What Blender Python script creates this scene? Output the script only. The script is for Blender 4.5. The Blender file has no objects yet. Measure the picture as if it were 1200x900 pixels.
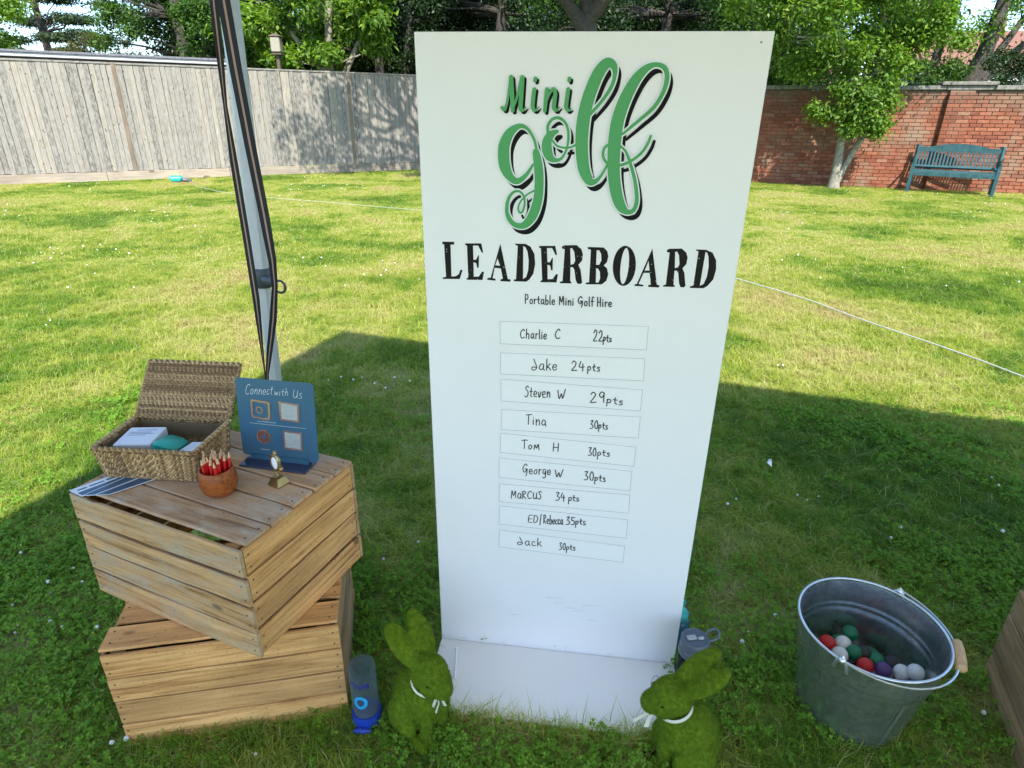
import bpy, bmesh, math, random
import numpy as np
from mathutils import Vector, Matrix
R = math.radians
PI = math.pi
random.seed(7)
rng = np.random.default_rng(7)
S = bpy.context.scene
COL = S.collection

# ------------------------------------------------------------------ camera
CAM_H, FPX, HOR, ROLL = 1.5, 725.0, 129.0, math.atan(0.0125)
PITCH = math.atan((450 - HOR) / FPX)
cF = np.array([0, math.cos(PITCH), -math.sin(PITCH)])
cR = np.array([1., 0, 0])
cU = np.cross(cR, cF)
aR = cR * math.cos(ROLL) + cU * math.sin(ROLL)
aU = -cR * math.sin(ROLL) + cU * math.cos(ROLL)
cam_d = bpy.data.cameras.new("camera")
cam = bpy.data.objects.new("camera", cam_d)
COL.objects.link(cam)
cam_d.sensor_width = 36
cam_d.lens = 36 * FPX / 1200
cam_d.clip_start = 0.05
cam_d.clip_end = 600
M = Matrix(((aR[0], aU[0], -cF[0], 0), (aR[1], aU[1], -cF[1], 0), (aR[2], aU[2], -cF[2], CAM_H), (0, 0, 0, 1)))
cam.matrix_world = M
S.camera = cam

def ray(x, y):                      # direction of a photograph pixel (1200 x 900) from the camera
    return cF * FPX + aR * (x - 600) + aU * (450 - y)
def onz(x, y, z=0.0):
    d = ray(x, y); t = (CAM_H - z) / -d[2]
    return Vector((d[0] * t, d[1] * t, z))
def onY(x, y, Y):
    d = ray(x, y); t = Y / d[1]
    return Vector((d[0] * t, Y, CAM_H + d[2] * t))

# ------------------------------------------------------------------ light
SUN_TO = Vector((0.30, -1.97, 2.25)).normalized()
SUN_EL = math.asin(SUN_TO.z)
SUN_AZ = math.atan2(SUN_TO.x, SUN_TO.y)
W = bpy.data.worlds.new("World")
S.world = W
W.use_nodes = True
wn, wl = W.node_tree.nodes, W.node_tree.links
wn.clear()
wo = wn.new("ShaderNodeOutputWorld"); wb = wn.new("ShaderNodeBackground")
sky = wn.new("ShaderNodeTexSky"); sky.sky_type = 'NISHITA'; sky.sun_disc = False
sky.sun_elevation = SUN_EL; sky.sun_rotation = SUN_AZ; sky.air_density = 1.0; sky.dust_density = .7; sky.ozone_density = 1.6
wtc = wn.new("ShaderNodeTexCoord"); wmp = wn.new("ShaderNodeMapping"); wmp.inputs['Scale'].default_value = (1.0, 1.0, 5.0)
wno = wn.new("ShaderNodeTexNoise"); wno.inputs['Scale'].default_value = 2.6; wno.inputs['Detail'].default_value = 7
wcr = wn.new("ShaderNodeValToRGB"); wcr.color_ramp.elements[0].position = .57; wcr.color_ramp.elements[1].position = .78
wcr.color_ramp.elements[0].color = (0, 0, 0, 1); wcr.color_ramp.elements[1].color = (.5, .5, .5, 1)
wmx = wn.new("ShaderNodeMix"); wmx.data_type = 'RGBA'; wmx.inputs[7].default_value = (5.0, 5.6, 6.3, 1)
wl.new(wtc.outputs['Generated'], wmp.inputs[0]); wl.new(wmp.outputs[0], wno.inputs['Vector']); wl.new(wno.outputs[0], wcr.inputs[0])
wl.new(wcr.outputs[0], wmx.inputs[0]); wti = wn.new('ShaderNodeMix'); wti.data_type = 'RGBA'; wti.blend_type = 'MULTIPLY'; wti.inputs[0].default_value = 1; wti.inputs[7].default_value = (.77, .88, .98, 1)
wl.new(sky.outputs[0], wti.inputs[6]); wl.new(wti.outputs[2], wmx.inputs[6]); wl.new(wmx.outputs[2], wb.inputs[0]); wl.new(wb.outputs[0], wo.inputs[0])
wb.inputs[1].default_value = 0.14
sl = bpy.data.lights.new("sun", 'SUN'); sl.energy = 3.2; sl.angle = R(0.53); sl.color = (1.0, .96, .89)
sun = bpy.data.objects.new("sun", sl); COL.objects.link(sun)
sun.rotation_euler = SUN_TO.to_track_quat('Z', 'Y').to_euler()
sun.location = (0, 0, 30)
S.view_settings.view_transform = 'Standard'; S.view_settings.look = 'None'
S.view_settings.exposure = 1.56; S.view_settings.gamma = 1
S.render.engine = 'CYCLES'
S.cycles.use_denoising = True
S.cycles.max_bounces = 8; S.cycles.transparent_max_bounces = 12
S.cycles.sample_clamp_indirect = 8

# ------------------------------------------------------------------ helpers
def tag(o, label=None, cat=None, group=None, kind=None):
    if label: o['label'] = label
    if cat: o['category'] = cat
    if group: o['group'] = group
    if kind: o['kind'] = kind
    return o
def thing(name, label, cat, loc=(0, 0, 0), rz=0.0, group=None):
    o = bpy.data.objects.new(name, None); COL.objects.link(o)
    o.empty_display_size = .05
    o.location = loc; o.rotation_euler = (0, 0, rz)
    return tag(o, label, cat, group)
def link(name, me, parent=None, loc=None, rot=None):
    o = bpy.data.objects.new(name, me); COL.objects.link(o)
    if parent is not None: o.parent = parent
    if loc is not None: o.location = loc
    if rot is not None: o.rotation_euler = rot
    return o

class MB:
    def __init__(s): s.v = []; s.f = []; s.m = []; s.mi = 0
    def add(s, vs, fs):
        n = len(s.v); s.v += [tuple(p) for p in vs]; s.f += [tuple(i + n for i in f) for f in fs]; s.m += [s.mi] * len(fs)
    def box(s, c, d, rot=None, bev=0.0):
        hx, hy, hz = d[0] / 2, d[1] / 2, d[2] / 2
        c = Vector(c)
        if bev <= 0:
            vs = [Vector((x, y, z)) for z in (-hz, hz) for x, y in ((-hx, -hy), (hx, -hy), (hx, hy), (-hx, hy))]
            fs = [(3, 2, 1, 0), (4, 5, 6, 7), (0, 1, 5, 4), (1, 2, 6, 5), (2, 3, 7, 6), (3, 0, 4, 7)]
        else:
            b = min(bev, hx * .9, hy * .9, hz * .9)
            ring = lambda a, e, z: [Vector(p + (z,)) for p in ((-a + b, -e), (a - b, -e), (a, -e + b), (a, e - b), (a - b, e), (-a + b, e), (-a, e - b), (-a, -e + b))]
            vs = ring(hx - b, hy - b, -hz) + ring(hx, hy, -hz + b) + ring(hx, hy, hz - b) + ring(hx - b, hy - b, hz)
            fs = [tuple(range(7, -1, -1)), tuple(range(24, 32))]
            for k in range(3):
                for i in range(8):
                    j = (i + 1) % 8; fs.append((k * 8 + i, k * 8 + j, k * 8 + 8 + j, k * 8 + 8 + i))
        if rot is not None: vs = [rot @ p for p in vs]
        s.add([p + c for p in vs], fs)
    def tube(s, pts, r, n=8, cap=True, sq=1.0):
        pts = [Vector(p) for p in pts]
        if not hasattr(r, '__len__'): r = [r] * len(pts)
        up = None; rings = []
        for i, p in enumerate(pts):
            t = (pts[min(i + 1, len(pts) - 1)] - pts[max(i - 1, 0)])
            t = t.normalized() if t.length > 1e-9 else Vector((0, 0, 1))
            if up is None:
                up = Vector((0, 0, 1)) if abs(t.z) < .9 else Vector((1, 0, 0))
            a = (up - t * up.dot(t)).normalized(); b = t.cross(a); up = a
            rings.append([p + (a * math.cos(2 * PI * k / n) + b * math.sin(2 * PI * k / n) * sq) * r[i] for k in range(n)])
        vs = [q for g in rings for q in g]; fs = []
        for i in range(len(pts) - 1):
            for k in range(n):
                j = (k + 1) % n; fs.append((i * n + k, i * n + j, (i + 1) * n + j, (i + 1) * n + k))
        if cap:
            fs.append(tuple(range(n - 1, -1, -1))); L = (len(pts) - 1) * n; fs.append(tuple(range(L, L + n)))
        s.add(vs, fs)
    def lathe(s, prof, n=32, c=(0, 0, 0), rot=None):
        c = Vector(c); vs = []
        for r, z in prof:
            for k in range(n):
                p = Vector((r * math.cos(2 * PI * k / n), r * math.sin(2 * PI * k / n), z))
                vs.append((rot @ p if rot is not None else p) + c)
        fs = []
        for i in range(len(prof) - 1):
            for k in range(n):
                j = (k + 1) % n; fs.append((i * n + k, i * n + j, (i + 1) * n + j, (i + 1) * n + k))
        if prof[0][0] > 1e-6: fs.append(tuple(range(n - 1, -1, -1)))
        if prof[-1][0] > 1e-6: L = (len(prof) - 1) * n; fs.append(tuple(range(L, L + n)))
        s.add(vs, fs)
    def ell(s, c, r, rot=None, n=16, m=10):
        prof = [(math.sin(PI * i / m), -math.cos(PI * i / m)) for i in range(m + 1)]
        c = Vector(c); vs = []
        for q, z in prof:
            for k in range(n):
                p = Vector((r[0] * q * math.cos(2 * PI * k / n), r[1] * q * math.sin(2 * PI * k / n), r[2] * z))
                vs.append((rot @ p if rot is not None else p) + c)
        fs = []
        for i in range(m):
            for k in range(n):
                j = (k + 1) % n; fs.append((i * n + k, i * n + j, (i + 1) * n + j, (i + 1) * n + k))
        s.add(vs, fs)
    def prism(s, poly, y0, y1, tf=None):     # poly in xz, extruded along y
        n = len(poly); vs = [Vector((a, y0, b)) for a, b in poly] + [Vector((a, y1, b)) for a, b in poly]
        if tf: vs = [tf(p) for p in vs]
        s.add(vs, [tuple(range(n)), tuple(range(2 * n - 1, n - 1, -1))] + [(i, i + n, (i + 1) % n + n, (i + 1) % n) for i in range(n)])
    def mesh(s, name, mats, smooth=False, fix=True):
        me = bpy.data.meshes.new(name)
        me.from_pydata([tuple(p) for p in s.v], [], s.f)
        for m in (mats if isinstance(mats, (list, tuple)) else [mats]): me.materials.append(m)
        me.polygons.foreach_set('material_index', s.m)
        if fix:
            bm = bmesh.new(); bm.from_mesh(me); bmesh.ops.remove_doubles(bm, verts=bm.verts, dist=1e-6)
            bmesh.ops.recalc_face_normals(bm, faces=bm.faces); bm.to_mesh(me); bm.free()
        if smooth:
            me.polygons.foreach_set('use_smooth', [True] * len(me.polygons))
            if smooth != 'all':
                try: me.set_sharp_from_angle(angle=R(42))
                except Exception: pass
        me.update(); return me
    def build(s, name, mats, parent=None, smooth=False, loc=None, rot=None, fix=True):
        return link(name, s.mesh(name, mats, smooth, fix), parent, loc, rot)

def fast_mesh(name, V, F, mat, smooth=False):      # V (n,3), F (m,k) numpy arrays
    me = bpy.data.meshes.new(name); k = F.shape[1]
    me.vertices.add(len(V)); me.vertices.foreach_set('co', V.astype(np.float32).ravel())
    me.loops.add(F.size); me.loops.foreach_set('vertex_index', F.astype(np.int32).ravel())
    me.polygons.add(len(F)); me.polygons.foreach_set('loop_start', np.arange(0, F.size, k, dtype=np.int32))
    me.polygons.foreach_set('loop_total', np.full(len(F), k, dtype=np.int32))
    for m in (mat if isinstance(mat, (list, tuple)) else [mat]): me.materials.append(m)
    me.update(calc_edges=True)
    if smooth: me.polygons.foreach_set('use_smooth', [True] * len(F))
    return me

# ------------------------------------------------------------------ materials
def nmat(name):
    m = bpy.data.materials.new(name); m.use_nodes = True
    nt = m.node_tree; return m, nt, nt.nodes, nt.links, nt.nodes['Principled BSDF']
def ramp(N, stops):
    c = N.new('ShaderNodeValToRGB'); e = c.color_ramp.elements
    while len(e) < len(stops): e.new(.5)
    for i, (p, col) in enumerate(stops):
        e[i].position = p; e[i].color = (*col, 1) if len(col) == 3 else col
    return c
def coords(N, L, scale=(1, 1, 1), kind='Object', rnd=False):
    t = N.new('ShaderNodeTexCoord'); mp = N.new('ShaderNodeMapping'); mp.inputs['Scale'].default_value = scale
    L.new(t.outputs[kind], mp.inputs[0])
    if rnd:
        oi = N.new('ShaderNodeObjectInfo'); mu = N.new('ShaderNodeMath'); mu.operation = 'MULTIPLY'; mu.inputs[1].default_value = 37.3
        L.new(oi.outputs['Random'], mu.inputs[0]); L.new(mu.outputs[0], mp.inputs['Location'])
    return mp
def noise(N, L, mp, sc, det=4, rough=.55, dist=0.0):
    n = N.new('ShaderNodeTexNoise'); n.inputs['Scale'].default_value = sc; n.inputs['Detail'].default_value = det
    n.inputs['Roughness'].default_value = rough; n.inputs['Distortion'].default_value = dist
    L.new(mp.outputs[0], n.inputs['Vector']); return n
def mixc(N, L, fac, a, b, mode='MIX'):
    x = N.new('ShaderNodeMix'); x.data_type = 'RGBA'; x.blend_type = mode
    for s_, v in ((0, fac), (6, a), (7, b)):
        if hasattr(v, 'is_output') or hasattr(v, 'links'): L.new(v, x.inputs[s_])
        elif s_ == 0: x.inputs[0].default_value = v
        else: x.inputs[s_].default_value = (*v, 1)
    return x.outputs[2]
def bump(N, L, h, P, st=.3, d=.002):
    b = N.new('ShaderNodeBump'); b.inputs['Strength'].default_value = st; b.inputs['Distance'].default_value = d
    L.new(h, b.inputs['Height']); L.new(b.outputs[0], P.inputs['Normal'])
def plain(name, col, rough=.5, metal=0, var=.12, sc=30, bmp=0.1, spec=.5, **kw):
    m, nt, N, L, P = nmat(name)
    mp = coords(N, L); n = noise(N, L, mp, sc)
    lo = tuple(max(0, c * (1 - var)) for c in col); hi = tuple(min(1, c * (1 + var)) for c in col)
    r = ramp(N, [(.3, lo), (.7, hi)]); L.new(n.outputs[0], r.inputs[0]); L.new(r.outputs[0], P.inputs['Base Color'])
    P.inputs['Roughness'].default_value = rough; P.inputs['Metallic'].default_value = metal; P.inputs['Specular IOR Level'].default_value = spec
    if bmp: bump(N, L, n.outputs[0], P, bmp, .001)
    for k, v in kw.items(): P.inputs[k.replace('_', ' ')].default_value = v
    return m
def wood(name, dark, mid, light, grey=None, greyamt=.0, gscale=1.0, rough=.75, vary=.35):
    # grain runs along local X; every object takes its own stretch of it
    m, nt, N, L, P = nmat(name)
    mp = coords(N, L, (1.6 * gscale, 34 * gscale, 34 * gscale), rnd=True)
    g = noise(N, L, mp, 1.9, 9, .68, .9)
    r = ramp(N, [(.33, dark), (.47, mid), (.66, light)]); L.new(g.outputs[0], r.inputs[0])
    mp2 = coords(N, L, (3 * gscale, 9 * gscale, 9 * gscale), rnd=True)
    b = noise(N, L, mp2, 1.5, 3)
    rb = ramp(N, [(.35, (.74, .72, .70)), (.65, (1.1, 1.08, 1.05))]); L.new(b.outputs[0], rb.inputs[0])
    c = mixc(N, L, .8, r.outputs[0], rb.outputs[0], 'MULTIPLY')
    oi = N.new('ShaderNodeObjectInfo'); ro = ramp(N, [(0, (1 - vary * .6,) * 3), (.5, (1, .98, .95)), (1, (1 + vary * .4, 1 + vary * .3, 1 + vary * .12))]); L.new(oi.outputs['Random'], ro.inputs[0])
    c = mixc(N, L, 1.0, c, ro.outputs[0], 'MULTIPLY')
    if grey:
        mp3 = coords(N, L, (5, 14, 14), rnd=True); q = noise(N, L, mp3, 2.2, 5, .6)
        rq = ramp(N, [(.5 - greyamt * .3, (0, 0, 0)), (.75 - greyamt * .2, (1, 1, 1))]); L.new(q.outputs[0], rq.inputs[0])
        c = mixc(N, L, rq.outputs[0], c, grey)
    ms_ = coords(N, L, (1, 1, 1), rnd=True); sp_n = noise(N, L, ms_, 140, 6, .75); rs_ = ramp(N, [(.34, (.35, .30, .26)), (.42, (1, 1, 1))]); L.new(sp_n.outputs[0], rs_.inputs[0])
    c = mixc(N, L, .7, c, rs_.outputs[0], 'MULTIPLY')
    # knots
    mk = coords(N, L, (5.0 * gscale, 11 * gscale, 11 * gscale), rnd=True)
    vo = N.new('ShaderNodeTexVoronoi'); vo.inputs['Scale'].default_value = .8; L.new(mk.outputs[0], vo.inputs['Vector'])
    rk = ramp(N, [(0.0, (1, 1, 1)), (.11, (.7, .7, .7)), (.135, (0, 0, 0))]); L.new(vo.outputs['Distance'], rk.inputs[0])
    c = mixc(N, L, rk.outputs[0], c, tuple(x * .45 for x in dark))
    L.new(c, P.inputs['Base Color']); P.inputs['Roughness'].default_value = rough; P.inputs['Specular IOR Level'].default_value = .25
    bump(N, L, g.outputs[0], P, .45, .0015)
    return m
def foliage(name, a, b, c, trans=.4, rough=.5, gloss=.06):
    m, nt, N, L, P = nmat(name)
    ge = N.new('ShaderNodeNewGeometry'); r = ramp(N, [(0, a), (.5, b), (1, c)]); L.new(ge.outputs['Random Per Island'], r.inputs[0])
    mp = coords(N, L, (1, 1, 1)); n = noise(N, L, mp, .7, 3)
    rr = ramp(N, [(.3, (.7, .75, .7)), (.7, (1.25, 1.2, 1.1))]); L.new(n.outputs[0], rr.inputs[0])
    col = mixc(N, L, 1.0, r.outputs[0], rr.outputs[0], 'MULTIPLY')
    L.new(col, P.inputs['Base Color']); P.inputs['Roughness'].default_value = rough; P.inputs['Specular IOR Level'].default_value = .35
    tr = N.new('ShaderNodeBsdfTranslucent'); tc = mixc(N, L, 1.0, col, (1.5, 1.5, .6), 'MULTIPLY'); L.new(tc, tr.inputs[0])
    ms = N.new('ShaderNodeMixShader'); ms.inputs[0].default_value = trans
    L.new(P.outputs[0], ms.inputs[1]); L.new(tr.outputs[0], ms.inputs[2]); L.new(ms.outputs[0], N['Material Output'].inputs['Surface'])
    return m

M_pine_fresh = wood('crate_wood_tan', (.34, .155, .055), (.66, .345, .13), (.80, .47, .20), gscale=1)
M_pine_old = wood('crate_wood_weathered', (.22, .115, .05), (.47, .27, .125), (.62, .39, .20), grey=(.44, .33, .225), greyamt=.2)
M_pine_top = wood('crate_wood_top', (.30, .155, .075), (.58, .335, .175), (.70, .45, .27), grey=(.54, .41, .30), greyamt=.2)
M_pine_brown = wood('crate_wood_brown', (.22, .13, .065), (.37, .23, .12), (.47, .31, .18))
M_fence = wood('fence_wood', (.165, .148, .125), (.245, .225, .197), (.33, .31, .28), grey=(.29, .27, .24), greyamt=.4, gscale=1.3, rough=.85, vary=.75)
M_fence_dark = wood('fence_post_wood', (.14, .11, .08), (.20, .16, .12), (.26, .215, .17), gscale=.5)
M_gravelboard = wood('gravel_board_wood', (.24, .20, .16), (.33, .28, .225), (.40, .35, .285), gscale=.4)
M_nail = plain('nail_steel', (.05, .035, .025), .6, .3)
M_board = plain('board_white', (.90, .865, .86), .42, var=.012, sc=5, bmp=.01)
M_card = plain('card_white', (.92, .89, .885), .28, var=.01, sc=60, bmp=.02)
M_cardwhite = plain('card_side', (.70, .71, .72), .4, bmp=0)
M_cardline = plain('card_border_shade', (.30, .32, .34), .5, bmp=0)
M_cardedge = plain('card_edge', (.22, .24, .25), .5)
M_green = plain('print_green', (.055, .33, .085), .4, var=.04, sc=8, bmp=0)
M_white = plain('print_white', (.86, .88, .87), .4, var=.01, bmp=0)
M_black = plain('print_black', (.006, .005, .006), .7, var=.1, bmp=0, spec=.2)
M_ink = plain('pen_ink', (.012, .012, .014), .45, var=.2, sc=200, bmp=0)
def distressed():
    m, nt, N, L, P = nmat('print_distressed_black')
    mp = coords(N, L); n = noise(N, L, mp, 160, 2, .5); r = ramp(N, [(.70, (.014, .012, .009)), (.735, (.7, .72, .7))]); L.new(n.outputs[0], r.inputs[0])
    L.new(r.outputs[0], P.inputs['Base Color']); P.inputs['Roughness'].default_value = .7; P.inputs['Specular IOR Level'].default_value = .2; return m
M_lead = distressed()
M_alu = plain('anodised_aluminium', (.62, .61, .60), .5, .25, var=.06, sc=20)
M_collar = plain('grey_plastic', (.075, .085, .095), .45, var=.1)
M_strap = plain('webbing_black', (.012, .011, .013), .7, sc=400, bmp=.4)
M_stripe = plain('webbing_orange', (.42, .26, .19), .7, sc=400, bmp=.4)
M_steel = plain('steel', (.55, .56, .56), .3, .9)
M_rope = plain('white_rope', (.42, .42, .38), .8)

# ------------------------------------------------------------------ ground
def in_rect(p, c, rz, lx, ly, pad=0):
    dx, dy = p[:, 0] - c[0], p[:, 1] - c[1]
    a = dx * math.cos(rz) + dy * math.sin(rz); b = -dx * math.sin(rz) + dy * math.cos(rz)
    return (abs(a) < lx / 2 + pad) & (abs(b) < ly / 2 + pad)

def lawn_color(N, L):
    # large patches of dry yellow and deep green, from the position in the garden
    ge = N.new('ShaderNodeNewGeometry'); mp = N.new('ShaderNodeMapping'); L.new(ge.outputs['Position'], mp.inputs[0]); mp.inputs['Scale'].default_value = (1, 1, 0)
    n1 = noise(N, L, mp, .62, 5, .6, .3); n2 = noise(N, L, mp, 3.2, 4, .6); n3 = noise(N, L, mp, 14, 3, .6)
    a = N.new('ShaderNodeMath'); a.operation = 'MULTIPLY_ADD'; a.inputs[1].default_value = .62; L.new(n1.outputs[0], a.inputs[0])
    b = N.new('ShaderNodeMath'); b.operation = 'MULTIPLY_ADD'; b.inputs[1].default_value = .26; L.new(n2.outputs[0], b.inputs[0])
    c = N.new('ShaderNodeMath'); c.operation = 'MULTIPLY'; c.inputs[1].default_value = .12; L.new(n3.outputs[0], c.inputs[0])
    L.new(c.outputs[0], b.inputs[2]); L.new(b.outputs[0], a.inputs[2]); return a.outputs[0], n2
def grass_mat(name, clover=False, dry=False):
    m, nt, N, L, P = nmat(name)
    f, n2 = lawn_color(N, L)
    if clover: r = ramp(N, [(.3, (.11, .25, .022)), (.5, (.17, .32, .03)), (.7, (.28, .41, .05))])
    elif dry: r = ramp(N, [(.3, (.50, .42, .20)), (.7, (.66, .58, .32))])
    else: r = ramp(N, [(.38, (.085, .18, .016)), (.45, (.175, .285, .028)), (.50, (.33, .385, .060)), (.55, (.42, .435, .13)), (.62, (.43, .37, .16))])
    L.new(f, r.inputs[0])
    oi = N.new('ShaderNodeNewGeometry'); ro = ramp(N, [(0, (.75, .8, .7)), (.5, (1, 1, 1)), (.92, (1.15, 1.1, 1)), (1, (1.9, 1.55, 1.5))]); L.new(oi.outputs['Random Per Island'], ro.inputs[0])
    c = mixc(N, L, 1.0, r.outputs[0], ro.outputs[0], 'MULTIPLY')
    L.new(c, P.inputs['Base Color']); P.inputs['Roughness'].default_value = .6; P.inputs['Specular IOR Level'].default_value = .18
    tr = N.new('ShaderNodeBsdfTranslucent'); tc = mixc(N, L, 1.0, c, (1.3, 1.3, .7), 'MULTIPLY'); L.new(tc, tr.inputs[0])
    ms = N.new('ShaderNodeMixShader'); ms.inputs[0].default_value = .35
    L.new(P.outputs[0], ms.inputs[1]); L.new(tr.outputs[0], ms.inputs[2]); L.new(ms.outputs[0], N['Material Output'].inputs['Surface'])
    return m
M_grass = grass_mat('grass_blade'); M_clover = grass_mat('clover_leaf', True); M_dry = grass_mat('dry_blade', dry=True)
def ground_mat():
    m, nt, N, L, P = nmat('lawn_ground')
    f, n2 = lawn_color(N, L)
    r = ramp(N, [(.38, (.065, .13, .02)), (.45, (.12, .19, .03)), (.50, (.22, .26, .06)), (.55, (.32, .30, .11)), (.62, (.30, .23, .12))]); L.new(f, r.inputs[0])
    ge = N.new('ShaderNodeNewGeometry'); mp = N.new('ShaderNodeMapping'); L.new(ge.outputs['Position'], mp.inputs[0])
    n = noise(N, L, mp, 45, 4, .7); r2 = ramp(N, [(.35, (.55, .55, .5)), (.65, (1.3, 1.3, 1.2))]); L.new(n.outputs[0], r2.inputs[0])
    c = mixc(N, L, 1.0, r.outputs[0], r2.outputs[0], 'MULTIPLY'); L.new(c, P.inputs['Base Color']); P.inputs['Roughness'].default_value = .9
    P.inputs['Specular IOR Level'].default_value = .1
    bump(N, L, n.outputs[0], P, .8, .02); return m
nx = 81
gx = np.concatenate([np.linspace(-300, -25, 8), np.linspace(-22, 22, 90), np.linspace(25, 300, 8)])
gy = np.concatenate([np.linspace(-300, -12, 8), np.linspace(-10, 26, 74), np.linspace(30, 300, 8)])
X, Y = np.meshgrid(gx, gy); Z = np.zeros_like(X)
near = (X > -20) & (X < 20) & (Y > 5) & (Y < 24)
Z[near] = (.012 * np.sin(X * 1.3 + Y) + .012 * np.cos(Y * 1.7 - X * .6))[near] - .012
V = np.stack([X.ravel(), Y.ravel(), Z.ravel()], 1); nxx = len(gx)
ii, jj = np.meshgrid(np.arange(nxx - 1), np.arange(len(gy) - 1)); a = (jj * nxx + ii).ravel()
ground = link('lawn', fast_mesh('lawn', V, np.stack([a, a + 1, a + 1 + nxx, a + nxx], 1), ground_mat(), True))
tag(ground, 'mown lawn with green and dry yellow patches', 'lawn', kind='structure')

UP_C, UP_R = (-.756, 1.355), R(-23.0)
LO_C, LO_R = (-.739, 1.319), R(11.1)
RC_C, RC_R = (1.488, 1.003), R(69.1)
BK = Vector((.937, 1.212, 0))
BL = onz(518, 751); BRt = onz(789, 781)
bdir = (BRt - BL).normalized(); BW = (BRt - BL).length; BH = 1.636
bnor = Vector((bdir.y, -bdir.x, 0))          # towards the camera
BANG = math.atan2(bdir.y, bdir.x)

def blades(n, rad, h0, h1, w, seed, lean=.5, curl=.5):
    g = np.random.default_rng(seed); Vs = []; Fs = []
    for i in range(n):
        a, r_ = g.uniform(0, 2 * PI), rad * math.sqrt(g.uniform(0, 1)); p = np.array([r_ * math.cos(a), r_ * math.sin(a), -.004])
        h = g.uniform(h0, h1); d = g.uniform(0, 2 * PI); ln = g.uniform(.1, lean) * h; ww = w * g.uniform(.7, 1.2)
        dv = np.array([math.cos(d), math.sin(d), 0]); sd = np.array([-dv[1], dv[0], 0]) * ww / 2
        q1 = p + dv * ln * .3 + np.array([0, 0, h * .55]); q2 = p + dv * ln * (1 + curl) + np.array([0, 0, h * (1 - .25 * curl)])
        b = len(Vs); Vs += [p - sd, p + sd, q1 + sd * .8, q1 - sd * .8, q2]
        Fs += [(b, b + 1, b + 2, b + 3), (b + 3, b + 2, b + 4, b + 4)]
    return Vs, Fs
def tuft_obj(name, parts, mats):
    me = bpy.data.meshes.new(name); Vs = []; Fs = []; Ms = []
    for (v, f), mi in parts:
        b = len(Vs); Vs += [tuple(p) for p in v]
        for q in f:
            q = tuple(dict.fromkeys(q)); Fs.append(tuple(i + b for i in q)); Ms.append(mi)
    me.from_pydata(Vs, [], Fs)
    for m in mats: me.materials.append(m)
    me.polygons.foreach_set('material_index', Ms); me.update()
    return bpy.data.objects.new(name, me)
def clover(n, rad, seed):
    g = np.random.default_rng(seed); Vs = []; Fs = []
    for i in range(n):
        a, r_ = g.uniform(0, 2 * PI), rad * math.sqrt(g.uniform(0, 1)); z = g.uniform(.018, .04); c = np.array([r_ * math.cos(a), r_ * math.sin(a), z])
        tl = g.normal(0, .45, 2); a0 = g.uniform(0, 6.28); s_ = g.uniform(.005, .0085)
        for k in range(3):
            t = a0 + k * 2.094; u = np.array([math.cos(t), math.sin(t), 0]); w_ = np.array([-u[1], u[0], 0])
            def P_(x, y, zz): q = c + u * x * s_ + w_ * y * s_; q = q + np.array([0, 0, zz * s_ + (q[0] - c[0]) * tl[0] + (q[1] - c[1]) * tl[1]]); return q
            b = len(Vs); Vs += [P_(0, 0, 0), P_(.7, .62, .15), P_(1.25, .45, .05), P_(1.1, 0, -.1), P_(1.25, -.45, .05), P_(.7, -.62, .15)]
            Fs += [(b, b + 1, b + 2, b + 3), (b, b + 3, b + 4, b + 5)]
    return Vs, Fs
def tuft_collection(name, objs):
    c = bpy.data.collections.new(name)
    for o in objs: c.objects.link(o)
    return c
near_tufts = tuft_collection('tufts_near', [tuft_obj('tuft', [(blades(26, .035, .02, .046, .0026, 10 + k, 1.0, .7), 0), (blades(2, .035, .02, .045, .0018, 60 + k, 1.6), 1)], [M_grass, M_dry]) for k in range(4)])
clover_tufts = tuft_collection('tufts_clover', [tuft_obj('tuft', [(clover(13, .045, 20 + k), 0), (blades(12, .035, .02, .048, .0024, 30 + k, 1.1, .7), 1), (blades(1, .035, .03, .05, .0018, 70 + k, 1.6), 2)], [M_clover, M_grass, M_dry]) for k in range(4)])
far_tufts = tuft_collection('tufts_far', [tuft_obj('tuft', [(blades(48, .10, .018, .042, .0045, 40 + k, .9, .6), 0), (blades(2, .09, .03, .045, .005, 80 + k, 1.5), 1)], [M_grass, M_dry]) for k in range(4)])

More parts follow.
